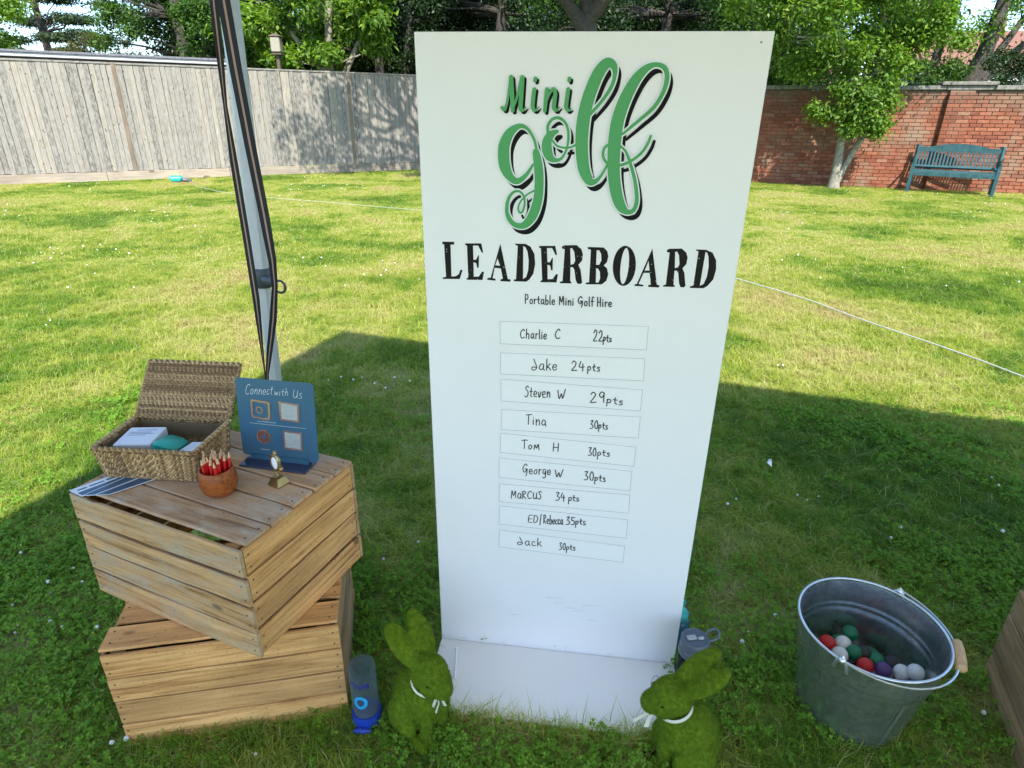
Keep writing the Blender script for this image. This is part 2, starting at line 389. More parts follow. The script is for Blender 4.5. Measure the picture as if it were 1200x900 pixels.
def gn_scatter(name, pts, coll, smin, smax, label, cat, seed=0):
    me = bpy.data.meshes.new(name); me.vertices.add(len(pts)); me.vertices.foreach_set('co', pts.astype(np.float32).ravel()); me.update()
    o = link(name, me); tag(o, label, cat, kind='stuff')
    ng = bpy.data.node_groups.new(name, 'GeometryNodeTree')
    ng.interface.new_socket('Geometry', in_out='INPUT', socket_type='NodeSocketGeometry'); ng.interface.new_socket('Geometry', in_out='OUTPUT', socket_type='NodeSocketGeometry')
    N, L = ng.nodes, ng.links
    gi, go = N.new('NodeGroupInput'), N.new('NodeGroupOutput'); ip = N.new('GeometryNodeInstanceOnPoints'); ci = N.new('GeometryNodeCollectionInfo')
    ci.inputs[0].default_value = coll; ci.inputs['Separate Children'].default_value = True; ci.inputs['Reset Children'].default_value = True
    ip.inputs['Pick Instance'].default_value = True
    rr = N.new('FunctionNodeRandomValue'); rr.data_type = 'FLOAT_VECTOR'; rr.inputs[0].default_value = (-.12, -.12, 0); rr.inputs[1].default_value = (.12, .12, 6.283)
    rs = N.new('FunctionNodeRandomValue'); rs.data_type = 'FLOAT'; rs.inputs[2].default_value = smin; rs.inputs[3].default_value = smax
    rs.inputs['Seed'].default_value = seed + 3
    L.new(gi.outputs[0], ip.inputs['Points']); L.new(ci.outputs[0], ip.inputs['Instance']); L.new(rr.outputs[0], ip.inputs['Rotation']); L.new(rs.outputs[1], ip.inputs['Scale']); L.new(ip.outputs[0], go.inputs[0])
    md = o.modifiers.new('scatter', 'NODES'); md.node_group = ng; return o
def scatter(n, x0, x1, y0, y1):
    return np.stack([rng.uniform(x0, x1, n), rng.uniform(y0, y1, n), np.zeros(n)], 1)
def fence_y(x): return 12.953 + (x + 10.354) * .6
def wall_y(x): return 15.42 - .336 * (x - 5.53)
def keep(p, pad=.0):
    k = ~in_rect(p, UP_C, UP_R, .2, .2)
    k &= ~in_rect(p, LO_C, LO_R, .55, .40, pad) & ~in_rect(p, RC_C, RC_R, .55, .40, pad)
    fc = (BL + BRt) / 2 + bnor * .118
    k &= ~in_rect(p, fc, BANG, BW, .25 + .02, pad * .5) & ~in_rect(p, fc, BANG, BW + .02, .32)
    k &= (np.hypot(p[:, 0] - BK.x, p[:, 1] - BK.y) > .128 + pad)
    k &= (p[:, 1] < fence_y(p[:, 0]) - .08) & (p[:, 1] < wall_y(p[:, 0]) - .08)
    k &= abs(p[:, 0]) < 1.15 * np.maximum(p[:, 1], 0) + 1.6
    return k
def patch(p, s, ph):
    return np.sin(p[:, 0] * 2.1 * s + ph) + np.sin(p[:, 1] * 2.7 * s + 1.3 * ph) + np.sin((p[:, 0] + p[:, 1]) * 3.3 * s + ph * 2)
P1 = scatter(24000, -4.6, 4.6, .2, 3.2); P1 = P1[keep(P1, .012)]
cl = (patch(P1, 1.6, 1.1) + rng.normal(0, .5, len(P1)) + (1.9 - P1[:, 1]) * 1.2) > rng.normal(.9, 1.3, len(P1))
gn_scatter('grass', P1[~cl], near_tufts, .75, 1.2, 'shaded foreground grass around the leaderboard and crates', 'grass', 1)
gn_scatter('clover', P1[cl], clover_tufts, .75, 1.15, 'low clover leaves mixed through the foreground grass', 'clover', 2)
P2 = scatter(46000, -7, 7, 3.1, 6.2); P2 = P2[keep(P2)][:26000]
gn_scatter('grass', P2, near_tufts, .9, 1.5, 'short grass in the middle of the lawn', 'grass', 3)
P3 = scatter(120000, -17, 15, 6.0, 18); P3 = P3[keep(P3)]; P3 = P3[rng.uniform(0, 1, len(P3)) < np.clip(1.35 - P3[:, 1] / 16, .25, 1)][:60000]
gn_scatter('grass', P3, far_tufts, .7, 1.1, 'far sunlit grass running to the fence and brick wall', 'grass', 4)
P4 = scatter(1500, -3, 3, -1.2, .25)
gn_scatter('grass', P4, near_tufts, .9, 1.3, 'grass below the bottom edge of the view', 'grass', 5)
# longer blades lapping over the foot of the board, the crate and the bucket
ed = []
for t in np.linspace(0, 1, 150):
    p = BL + bdir * (BW * t) + bnor * (.250 + random.uniform(0, .028)); ed.append((p.x, p.y, 0))
for t in np.linspace(0, 1, 70):
    a = Vector((math.cos(LO_R), math.sin(LO_R), 0)); b = Vector((-a.y, a.x, 0))
    p = Vector((*LO_C, 0)) + a * (-.28 + .56 * t) - b * (.213 + random.uniform(0, .015)); ed.append((p.x, p.y, 0))
for t in np.linspace(0, 2 * PI, 60):
    ed.append((BK.x + .145 * math.cos(t), BK.y + .145 * math.sin(t), 0))
long_t = tuft_collection('tufts_long', [tuft_obj('tuft', [(blades(9, .03, .035, .075, .0022, 90 + k, .9, .5), 0), (blades(2, .02, .03, .06, .0016, 95 + k, 1.2), 1)], [M_grass, M_dry]) for k in range(3)])
gn_scatter('long_grass', np.array(ed), long_t, .6, 1.05, 'longer unmown blades round the board foot, crate and bucket', 'grass', 6)

# white clover heads and daisies
M_petal = plain('clover_petal', (.80, .78, .70), .7, sc=900, bmp=.8)
M_stalk = plain('stalk_green', (.10, .20, .04), .6)
def flower_head(seed, r=.0075, h=.035):
    b = MB(); b.mi = 0; g = random.Random(seed)
    for k in range(22):
        t = math.acos(1 - 1.5 * (k + .5) / 22); a = k * 2.4
        d = Vector((math.sin(t) * math.cos(a), math.sin(t) * math.sin(a), math.cos(t))); b.ell(Vector((0, 0, h)) + d * r * .6, (r * .38, r * .38, r * .42), n=5, m=4)
    b.mi = 1; b.tube([(0, 0, 0), (.002, 0, h * .6), (0, 0, h)], .0009, 4)
    return bpy.data.objects.new('flower', b.mesh('flower', [M_petal, M_stalk], True))
fl = tuft_collection('flowers', [flower_head(k) for k in range(2)])
pf = [onz(x, y) for x, y in ((145, 598), (125, 585), (20, 640), (28, 655), (60, 690), (18, 715), (62, 700), (152, 875), (133, 880), (100, 690), (88, 672), (490, 642), (450, 661), (1020, 700), (944, 590), (958, 586), (862, 590), (933, 585), (1168, 575), (1160, 566), (1052, 626), (1042, 637), (1172, 630), (1098, 505), (1012, 870), (905, 728), (1150, 845),
      (385, 450), (400, 447), (415, 450), (440, 455), (452, 460), (463, 448), (470, 455), (480, 452), (425, 447), (916, 433), (910, 432), (921, 436), (70, 382), (55, 385), (60, 380), (852, 598), (48, 735), (300, 890), (118, 745), (875, 745), (868, 760), (862, 775))]
pf = [(p.x, p.y, 0) for p in pf] + [(random.uniform(-1.9, -1.0), random.uniform(.85, 1.5), 0) for _ in range(16)]
gn_scatter('clover_flower', np.array(pf), fl, .5, 1.0, 'small white clover heads dotted over the shaded grass', 'flowers', 7)
P5 = scatter(1300, -14, 14, 4.5, 15); P5 = P5[keep(P5)]; P5 = P5[patch(P5, .7, 2.0) > .5]
gn_scatter('daisy', P5, fl, .7, 1.3, 'tiny white daisies scattered over the sunlit lawn', 'flowers', 8)

# unseen pale paving behind the viewpoint, added to bounce light onto the board
b = MB(); g_ = random.Random(4)
M_bounce = plain('pale_bounce_paving', (.50, .50, .51), .85, sc=3, var=.15)
tmp = []
b.box((0, -5.8, -.02), (16, 7.0, .04)); pv = b.build('bounce_paving', M_bounce); tag(pv, 'unseen pale paving added behind the gazebo to bounce light', 'bounce_paving', kind='structure')
sm_ = MB(); sm_.box((0, 0, 0), (.885, .585, .03), bev=.005); sm_ = sm_.mesh('bounce_slab', M_bounce)
for i in range(17):
    for j in range(11): link('bounce_slab', sm_, pv, (-7.3 + i * .9 + (.45 if j % 2 else 0), -8.9 + j * .6, .012 + g_.uniform(-.002, .002)))
# ------------------------------------------------------------------ fence
FD = Vector((.8575, .5145, 0)).normalized(); FN = Vector((FD.y, -FD.x, 0))      # FN towards the lawn
F0 = Vector((-10.354, 12.953, 0)) - FD * 3.0
FL = 3.0 + (Vector((-2.16, 17.87, 0)) - Vector((-10.354, 12.953, 0))).length
FH = 2.30
fence = thing('fence', 'tall weathered closeboard timber fence along the left side of the lawn', 'fence', F0, math.atan2(FD.y, FD.x))
def board_mesh(L, w, t, seed, taper=.0):     # upright board, length along local X
    g = random.Random(seed); b = MB(); ns = 7; rings = []
    for i in range(ns):
        x = L * i / (ns - 1); j = g.uniform(-.0015, .0015)
        b0 = -w / 2 + j; b1 = w / 2 + j
        rings += [Vector((x, b0, 0)), Vector((x, b1, 0)), Vector((x, b1, t)), Vector((x, b0, t * (1 - taper)))]
    fs = []
    for i in range(ns - 1):
        for k in range(4):
            q = (k + 1) % 4; fs.append((i * 4 + k, i * 4 + q, i * 4 + 4 + q, i * 4 + 4 + k))
    fs += [(3, 2, 1, 0), tuple((ns - 1) * 4 + k for k in range(4))]
    b.add(rings, fs); return b
fb = [board_mesh(FH - .24, .0925, .020, 200 + k, .3).mesh('fence_board', M_fence) for k in range(5)]
nb = int(FL / .098)
for i in range(nb):
    x = .05 + i * .098
    o = link('fence_board', fb[i % 5], fence)
    o.matrix_local = Matrix(((0, 1, 0, x), (0, 0, -1, -.007 - random.uniform(0, .012)), (1, 0, 0, .20 + random.uniform(-.006, .006)), (0, 0, 0, 1))) @ Matrix.Rotation(random.uniform(-.004, .004), 4, 'Z')
for i, x in enumerate(np.arange(.55, FL, 2.44)):
    b = MB(); b.box((FH / 2, 0, .012), (FH, .075, .075), bev=.006)
    o = b.build('fence_post', M_fence_dark, fence)
    o.matrix_local = Matrix(((0, 1, 0, x), (0, 0, -1, .0), (1, 0, 0, 0), (0, 0, 0, 1)))
for i, x in enumerate(np.arange(0, FL, 2.44)):
    ln = min(2.44, FL - x) - .006
    b = MB(); b.box((0, 0, 0), (ln, .04, .185), bev=.004); b.build('gravel_board', M_gravelboard, fence, loc=(x + ln / 2, -.045, .10))
    b = MB(); b.box((0, 0, 0), (ln, .07, .035), bev=.005); b.build('capping_rail', M_fence, fence, loc=(x + ln / 2, -.012, FH - .02))
b = MB()
b.box((FL / 2, .012, 1.25), (FL, .012, 1.98))  # dark sheet closing the gaps, stands in for shadow lines between boards
for z in (.5, 1.2, 1.95): b.box((FL / 2, .045, z), (FL, .05, .08))
b.build('back_rail', M_fence_dark, fence)

# ------------------------------------------------------------------ brick wall
WD = Vector((.948, -.3185, 0)).normalized(); WN = Vector((WD.y, -WD.x, 0))
W0 = Vector((-2.10, 18.02, 0)); WL = 15.5
WH = 1.98
wall = thing('brick_wall', 'old red brick garden wall with stone coping behind the bench', 'wall', W0, math.atan2(WD.y, WD.x))
def brick_mat():
    m, nt, N, L, P = nmat('old_brick')
    g = N.new('ShaderNodeNewGeometry'); mpw = N.new('ShaderNodeMapping'); L.new(g.outputs['Position'], mpw.inputs[0])
    oi = N.new('ShaderNodeObjectInfo'); ad = N.new('ShaderNodeMath'); ad.operation = 'ADD'; L.new(oi.outputs['Random'], ad.inputs[0]); L.new(g.outputs['Random Per Island'], ad.inputs[1])
    fr = N.new('ShaderNodeMath'); fr.operation = 'FRACT'; L.new(ad.outputs[0], fr.inputs[0])
    r = ramp(N, [(0, (.18, .052, .026)), (.3, (.23, .070, .033)), (.65, (.27, .086, .042)), (.92, (.31, .115, .06)), (1, (.27, .15, .09))]); L.new(fr.outputs[0], r.inputs[0])
    n = noise(N, L, mpw, 30, 5, .65); r2 = ramp(N, [(.3, (.65, .62, .6)), (.7, (1.2, 1.2, 1.2))]); L.new(n.outputs[0], r2.inputs[0])
    c = mixc(N, L, 1.0, r.outputs[0], r2.outputs[0], 'MULTIPLY')
    n3 = noise(N, L, mpw, 1.3, 4, .65); r3 = ramp(N, [(.50, (0, 0, 0)), (.68, (.75, .75, .75))]); L.new(n3.outputs[0], r3.inputs[0])
    c = mixc(N, L, r3.outputs[0], c, (.24, .17, .11))
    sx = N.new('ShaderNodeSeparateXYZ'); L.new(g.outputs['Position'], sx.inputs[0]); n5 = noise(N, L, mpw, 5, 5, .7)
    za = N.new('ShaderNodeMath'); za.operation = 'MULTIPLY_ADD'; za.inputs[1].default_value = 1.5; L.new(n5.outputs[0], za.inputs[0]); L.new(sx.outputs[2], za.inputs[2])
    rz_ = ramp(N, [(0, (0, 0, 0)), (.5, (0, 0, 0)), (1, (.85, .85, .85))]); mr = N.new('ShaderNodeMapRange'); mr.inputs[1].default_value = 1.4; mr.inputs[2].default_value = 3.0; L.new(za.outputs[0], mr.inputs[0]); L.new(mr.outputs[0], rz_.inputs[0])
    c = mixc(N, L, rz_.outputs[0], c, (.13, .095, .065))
    rl = ramp(N, [(.66, (0, 0, 0)), (.72, (.7, .7, .7))]); n6 = noise(N, L, mpw, 2.2, 6, .7); L.new(n6.outputs[0], rl.inputs[0]); c = mixc(N, L, rl.outputs[0], c, (.42, .37, .31))
    L.new(c, P.inputs['Base Color']); P.inputs['Roughness'].default_value = .9; bump(N, L, n.outputs[0], P, .5, .004); return m
M_brick = brick_mat(); M_mortar = plain('mortar', (.20, .145, .095), .95, sc=60, bmp=.5, var=.3)
M_cope = plain('coping_stone', (.17, .16, .135), .9, sc=14, bmp=.5, var=.35)
WX = [0]
bl, bh, jt = .215, .064, .011
courses = int(WH / (bh + jt))
b = MB(); b.box((WL / 2, .11, WH / 2 - .01), (WL, .205, WH)); b.build('mortar_core', M_mortar, wall)
bvars = []
for k in range(6):
    q = MB(); g = random.Random(k); q.box((0, 0, 0), (bl, .03, bh), bev=.004)
    q.v = [(p[0] + g.uniform(-.002, .002), p[1] + g.uniform(-.003, .001), p[2] + g.uniform(-.0015, .0015)) for p in q.v]
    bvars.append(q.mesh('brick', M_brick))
pier_x = [11.95, 4.5]
cand = []
for c in range(courses):
    z = .01 + c * (bh + jt) + bh / 2; off = (c % 2) * .113
    x = off - .05
    while x < WL:
        cand.append((x + bl / 2, z)); x += bl + jt
def vis_rank(x, z):
    p = W0 + WD * x; px = p.x / p.y
    return -(px if px < .86 else -px)          # nearest ones in view first
inview = [c for c in cand if .38 < (W0 + WD * c[0]).x / (W0 + WD * c[0]).y < .86]
inview.sort(key=lambda c: vis_rank(*c)); chosen = set(inview[:298])
rest = MB()
for (x, z) in cand:
    prd = random.uniform(-.004, .005)
    if (x, z) in chosen:
        o = link('brick', random.choice(bvars), wall, (x, -.006 + prd, z), (0, random.uniform(-.006, .006), random.uniform(-.006, .006)))
    else:
        rest.box((x, -.006 + prd, z), (bl + random.uniform(-.004, .004), .03, bh))
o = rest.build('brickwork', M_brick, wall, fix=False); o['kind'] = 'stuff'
for px_ in pier_x:                                  # buttress piers
    q = MB(); q.box((px_, -.09, WH / 2 - .01), (.44, .10, WH)); q.build('pier_core', M_mortar, wall)
    q = MB()
    for c in range(courses):
        z = .01 + c * (bh + jt) + bh / 2
        for s_ in ((-.115, .115) if c % 2 == 0 else (-.17, 0.0, .17)):
            w_ = bl if c % 2 == 0 else .105 if s_ else .215
            q.box((px_ + s_, -.147 + random.uniform(-.003, .003), z), (w_, .02, bh))
        for s_ in (-1, 1): q.box((px_ + s_ * .222, -.09, z), (.016, .10, bh))
    o = q.build('pier_brickwork', M_brick, wall, fix=False); o['kind'] = 'stuff'
x = 0.0
while x < WL - .1:
    ln = random.uniform(.75, 1.05); ln = min(ln, WL - x)
    q = MB(); q.box((0, 0, 0), (ln - .012, .36, .085), bev=.012); q.v = [(p[0], p[1], p[2] + random.uniform(-.004, .004)) for p in q.v]
    q.build('coping_stone', M_cope, wall, loc=(x + ln / 2, .10 + random.uniform(-.008, .008), WH + .045 + random.uniform(-.004, .006)), rot=(0, random.uniform(-.006, .006), 0)); x += ln
q = MB(); q.box((0, 0, 0), (1.0, .42, .07), bev=.012); q.build('coping_stone', M_cope, wall, loc=(12.05, .08, WH + .125))

# ------------------------------------------------------------------ trees
M_bark = plain('bark_grey', (.055, .047, .038), .9, sc=18, bmp=.8, var=.45)
M_bark_pale = plain('bark_pale', (.26, .235, .18), .9, sc=14, bmp=.7, var=.4)
M_bark_red = plain('bark_pine', (.13, .10, .09), .9, sc=12, bmp=.8, var=.4)
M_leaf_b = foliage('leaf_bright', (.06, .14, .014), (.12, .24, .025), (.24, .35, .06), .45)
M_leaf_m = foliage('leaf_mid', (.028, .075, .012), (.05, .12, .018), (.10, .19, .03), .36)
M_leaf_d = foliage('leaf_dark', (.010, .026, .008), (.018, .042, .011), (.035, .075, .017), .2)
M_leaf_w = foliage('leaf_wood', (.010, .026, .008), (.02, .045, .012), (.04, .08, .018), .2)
M_leaf_o = foliage('needle_olive', (.055, .07, .02), (.09, .10, .03), (.13, .125, .045), .25)
M_leaf_n = foliage('needle_blue', (.03, .06, .03), (.05, .085, .04), (.07, .11, .05), .2)
def leaf_cloud(clumps, size, seed, droop=.3, aspect=.5):
    clumps = [(c, r_, int(n * 1.55)) for c, r_, n in clumps]; size = size * .78
    g = np.random.default_rng(seed); C = []; O = []
    for (c, r_, n) in clumps:
        d = g.normal(size=(n, 3)); d /= np.linalg.norm(d, axis=1)[:, None]
        rad = g.uniform(.2, 1.0, n) ** .7 * (1 + .22 * g.normal(size=n))
        C.append(np.array(c) + d * rad[:, None] * np.array(r_)); O.append(d)
    C = np.concatenate(C); O = np.concatenate(O); n = len(C)
    nor = O * .5 + g.normal(size=(n, 3)) * .5 + np.array([0, 0, .75]); nor /= np.linalg.norm(nor, axis=1)[:, None]
    t = g.normal(size=(n, 3)) + O * .6 + np.array([0, 0, -droop]); t -= nor * (t * nor).sum(1)[:, None]; t /= np.linalg.norm(t, axis=1)[:, None] + 1e-9
    s_ = np.cross(nor, t); sz = (size * g.uniform(.6, 1.25, n))[:, None]
    V = np.stack([C - t * sz * .5, C + s_ * sz * aspect * .5 + nor * sz * .06 + t * sz * .05, C + t * sz * .5 - nor * sz * .1 * 1, C - s_ * sz * aspect * .5 + nor * sz * .06 + t * sz * .05], 1).reshape(-1, 3)
    return V, np.arange(4 * n).reshape(-1, 4)
def wiggle(a, b, n, amp, g):
    a, b = Vector(a), Vector(b); L_ = (b - a).length
    return [a.lerp(b, i / n) + Vector((g.uniform(-1, 1), g.uniform(-1, 1), g.uniform(-.5, .5))) * amp * L_ * (0 if i in (0, n) else 1) for i in range(n + 1)]
def make_tree(name, label, base, trunks, clumps, leafmat, size, bark, seed, group='trees beyond the fence and wall', limb=.05, cat='tree', droop=.3, aspect=.5):
    g = random.Random(seed); t = thing(name, label, cat, base, 0, group)
    b = MB(); tops = []
    for pts, r0, r1 in trunks:
        pts = [Vector(p) for p in pts]; P_ = [pts[0]]
        for i in range(len(pts) - 1): P_ += wiggle(pts[i], pts[i + 1], 3, .02, g)[1:]
        n = len(P_); b.tube(P_, [r0 + (r1 - r0) * (i / (n - 1)) + (r0 * .35 if i == 0 else 0) for i in range(n)], 9); tops += P_[2:]
    for (c, r_, n) in clumps:
        c = Vector(c); below = [q for q in tops if q.z < c.z + .3] or tops
        s_ = min(below, key=lambda q: (q - c).length); L_ = (c - s_).length
        if L_ > .2:
            pp = wiggle(s_, c, 4, .06, g); b.tube(pp, [limb * (1 - .8 * i / 4) * min(1.2, .4 + L_ / 3) for i in range(5)], 5)
    b.build('trunk', bark, t, True)
    V, F = leaf_cloud(clumps, size, seed, droop, aspect)
    link('crown', fast_mesh('crown', V, F, leafmat), t)
    return t
def clumps_in(c, r_, n, cr, per, seed, flat=.75, hollow=.45):
    g = random.Random(seed); out = []
    while len(out) < n:
        d = Vector((g.gauss(0, 1), g.gauss(0, 1), g.gauss(0, 1))).normalized() * (hollow + (1 - hollow) * g.random() ** .5)
        q = g.uniform(.6, 1.3) * cr
        out.append(((c[0] + d.x * r_[0], c[1] + d.y * r_[1], c[2] + d.z * r_[2]), (q, q, q * flat), int(per * g.uniform(.6, 1.3))))
    return out
def bx(px, Y): return ray(px, 129)[0] / ray(px, 129)[1] * Y      # world x of an image column at depth Y

# lawn tree whose crown shades fence and wall; its trunk stands behind the board
cl_ = clumps_in((0.3, -1.0, 6.3), (6.2, 3.6, 2.1), 84, .85, 330, 11)
cl_ += [((x, y, z), (.75, .75, .5), 260) for x, y, z in ((-5.3, -2.6, 5.2), (-4.5, -1.6, 4.9), (-3.4, -1.0, 4.7), (-2.4, -1.4, 4.6), (-1.6, .2, 4.2), (1.0, -.4, 4.6), (3.6, -1.2, 4.8), (5.0, -2.0, 4.9), (-5.9, -3.0, 5.9), (-.3, -.6, 4.1), (-.9, 1.0, 3.9))]
make_tree('broadleaf_tree', 'thick dark trunk rising behind the top of the leaderboard, crown overhead', (1.55, 14.6, 0),
          [([(0, 0, 0), (-.05, .05, 2.2), (-.12, 0, 4.0), (-.4, -.2, 6.6)], .27, .10), ([(-.1, 0, 3.2), (1.2, -.5, 4.8), (2.6, -.9, 6.2)], .13, .05), ([(-.1, 0, 3.0), (-1.6, -.5, 4.6), (-3.8, -1.4, 6.0)], .13, .04)],
          cl_, M_leaf_m, .17, M_bark, 101, 'trees standing on the lawn')
# small two-stemmed tree against the wall
tb = onz(976, 220.5)
cl_ = [((x, y, z), (r_, r_, r_ * .75), n) for x, y, z, r_, n in ((-.30, -.5, 1.55, .42, 420), (.15, -.6, 1.45, .42, 420), (.45, -.55, 1.75, .34, 280), (-.75, -.4, 1.5, .30, 200), (-.1, -.65, 1.85, .42, 420), (.5, -.45, 1.35, .26, 170), (-.5, -.6, 1.95, .35, 260), (.3, -.5, 2.1, .35, 300),
       (-.2, -.6, 1.2, .28, 180), (.35, -.6, 1.15, .24, 150), (-.95, -.5, 1.62, .22, 110))]
cl_ += [((x, y, z), (r_, r_, r_ * .8), n) for x, y, z, r_, n in ((-.35, -.4, 2.35, .40, 260), (.2, -.4, 2.5, .42, 280), (.7, -.4, 2.35, .36, 200), (-.8, -.3, 2.6, .4, 220), (.9, -.3, 2.8, .4, 220), (0, -.4, 2.9, .42, 260))]
cl_ += clumps_in((-.7, -.3, 3.6), (2.1, 1.2, 1.5), 42, .50, 300, 12) + clumps_in((.4, -.4, 3.1), (1.0, .8, .9), 12, .38, 220, 13)
cl_ += [((x, y, z), (.6, .6, .4), 240) for x, y, z in ((.9, -1.3, 4.3), (1.7, -1.6, 4.4), (2.4, -1.3, 4.6), (3.2, -1.8, 4.5), (3.9, -1.2, 4.9), (1.3, -.9, 4.9), (2.9, -.8, 5.2), (.1, -1.2, 4.2), (-.9, -1.0, 4.2), (-1.8, -.9, 4.4))]
make_tree('maple_tree', 'pale two-stemmed maple with bright leaves growing against the brick wall', tb,
          [([(0, 0, 0), (-.08, -.1, .9), (.0, -.2, 1.9), (.2, -.2, 3.2), (-.4, -.1, 4.6)], .10, .035), ([(.03, 0, .15), (.32, -.1, 1.0), (.55, -.15, 2.0), (1.1, -.1, 3.6)], .075, .03), ([(0, -.2, 1.9), (-.9, -.2, 3.4), (-1.6, -.2, 4.4)], .06, .02)],
          cl_, M_leaf_b, .13, M_bark_pale, 102, 'trees standing on the lawn', .03)
# beyond the fence, left to right
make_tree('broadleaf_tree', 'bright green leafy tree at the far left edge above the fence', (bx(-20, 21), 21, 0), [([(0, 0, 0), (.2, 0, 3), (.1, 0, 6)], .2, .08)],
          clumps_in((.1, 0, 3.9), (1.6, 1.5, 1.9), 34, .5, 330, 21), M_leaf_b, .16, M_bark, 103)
x0 = bx(71, 27)
pc = []
g_ = random.Random(5)
for z, w_ in ((3.2, 1.6), (3.9, 2.5), (4.5, 1.9), (5.2, 2.6), (5.8, 1.5), (6.6, 2.2), (7.4, 1.6), (8.3, 1.2)):
    for k in range(6):
        a_ = g_.uniform(0, 6.28); rr_ = w_ * g_.uniform(.35, 1); pc.append(((math.cos(a_) * rr_, math.sin(a_) * rr_ * .6, z + g_.uniform(-.2, .2)), (.75, .7, .17), 420))
make_tree('pine_tree', 'tall open pine with layered branches and a bare dark trunk above the fence', (x0, 27, 0), [([(.25, 0, 0), (.1, 0, 4), (-.2, 0, 9)], .19, .07)], pc, M_leaf_n, .20, M_bark_red, 104, limb=.035, aspect=.30)
for i, (px, Y_, h, w_, lab) in enumerate(((118, 25, 3.9, 1.0, 'low olive-brown conifer beside the pine'), (30, 24, 3.6, 1.6, 'low olive-brown conifer below the far left tree'), (155, 26, 3.9, .7, 'thin wispy olive conifer in the sky gap'), (85, 25.5, 3.3, 1.1, 'squat olive conifer at the foot of the pine'))):
    make_tree('conifer', lab, (bx(px, Y_), Y_, 0), [([(0, 0, 0), (0, 0, h - .2)], .1, .02)], clumps_in((0, 0, h * .72), (w_, w_, h * .26), 22 if w_ > .8 else 12, .38, 260, 30 + i, .6), M_leaf_o, .13, M_bark, 110 + i, limb=.02, aspect=.25)
make_tree('oak_tree', 'dense dark evergreen oak left of the gazebo pole', (bx(225, 21.5), 21.5, 0), [([(0, 0, 0), (.1, 0, 3), (0, 0, 6)], .25, .1)],
          clumps_in((.0, 0, 3.5), (2.3, 1.6, 2.1), 62, .55, 360, 41), M_leaf_m, .13, M_bark, 105)
make_tree('oak_tree', 'tall dark evergreen right behind the gazebo pole top', (bx(275, 23), 23, 0), [([(0, 0, 0), (.1, 0, 3), (0, 0, 7)], .25, .1)],
          clumps_in((.3, 0, 4.0), (2.8, 1.6, 2.3), 76, .7, 380, 42), M_leaf_d, .17, M_bark, 106)
make_tree('chestnut_tree', 'chestnut with large bright drooping leaves above the fence by the garden lantern', (bx(395, 20), 20, 0), [([(0, 0, 0), (-.1, 0, 2.6), (.3, 0, 6)], .16, .08), ([(.1, 0, 2.0), (1.4, .2, 4.4)], .09, .05), ([(0, 0, 2.2), (-1.8, -.2, 4.2)], .09, .04)],
          clumps_in((-.4, -.2, 3.9), (2.5, 1.2, 1.6), 60, .45, 200, 43, .7, .35), M_leaf_b, .26, M_bark_pale, 107, limb=.04, droop=1.2, aspect=.38)
make_tree('dark_tree', 'black-green tree filling the gap between chestnut and board', (bx(455, 23), 23, 0), [([(0, 0, 0), (-.2, 0, 3), (.2, 0, 6)], .2, .08), ([(.5, 0, 0), (.7, 0, 3), (1.1, 0, 6)], .14, .06)],
          clumps_in((.2, .4, 4.0), (3.4, 1.4, 2.0), 66, .7, 330, 44), M_leaf_d, .17, M_bark, 108)
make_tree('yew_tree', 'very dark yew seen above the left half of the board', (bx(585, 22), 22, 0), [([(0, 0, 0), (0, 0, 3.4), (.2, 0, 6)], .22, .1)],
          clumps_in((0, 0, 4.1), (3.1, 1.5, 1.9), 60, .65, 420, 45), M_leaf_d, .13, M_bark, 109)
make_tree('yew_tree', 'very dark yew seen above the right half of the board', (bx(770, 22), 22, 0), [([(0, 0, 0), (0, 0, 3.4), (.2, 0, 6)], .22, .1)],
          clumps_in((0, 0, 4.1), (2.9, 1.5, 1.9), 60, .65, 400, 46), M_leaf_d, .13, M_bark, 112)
make_tree('lime_tree', 'mid green leafy tree behind the wall left of the maple', (bx(900, 19.5), 19.5, 0), [([(0, 0, 0), (.1, 0, 3), (0, 0, 6)], .16, .07), ([(0, 0, 1.5), (-.9, 0, 4)], .09, .04)],
          clumps_in((0, 0, 3.9), (2.1, 1.2, 1.7), 44, .55, 330, 47), M_leaf_m, .15, M_bark, 113)
make_tree('sycamore_tree', 'sycamore with several leaning dark trunks behind the wall above the bench', (bx(1115, 18.0), 18.0, 0),
          [([(0, 0, 0), (.15, 0, 1.9), (.45, 0, 3.0), (.6, 0, 4.6)], .30, .13), ([(.3, 0, 2.0), (1.3, 0, 3.1), (2.6, 0, 4.2)], .12, .06), ([(.45, 0, 2.4), (1.35, .3, 3.7), (2.1, .3, 5.0)], .10, .05), ([(-.9, .2, 0), (-.75, .2, 2.2), (-.55, .1, 4.2)], .16, .08), ([(-1.5, .4, 0), (-1.55, .4, 2.6), (-1.2, .3, 4.4)], .10, .06)],
          clumps_in((-.6, 0, 4.3), (3.0, 1.4, 1.2), 40, .5, 260, 48), M_leaf_b, .15, M_bark, 114, limb=.05)
make_tree('shrub', 'dark leafy shrub topping the wall at the right edge', (bx(1185, 16.5), 16.5, 0), [([(0, 0, 0), (0, 0, 2)], .06, .03)],
          clumps_in((0, 0, 2.35), (1.1, .5, .7), 16, .35, 260, 49), M_leaf_d, .10, M_bark, 115, cat='shrub', limb=.02)
make_tree('shrub', 'ivy green shrub peeping over the coping left of the leaning trunks', (bx(1075, 17.5), 17.5, 0), [([(0, 0, 0), (0, 0, 2)], .06, .03)],
          clumps_in((0, 0, 2.35), (1.1, .5, .6), 18, .3, 240, 50), M_leaf_m, .09, M_bark, 116, cat='shrub', limb=.02)
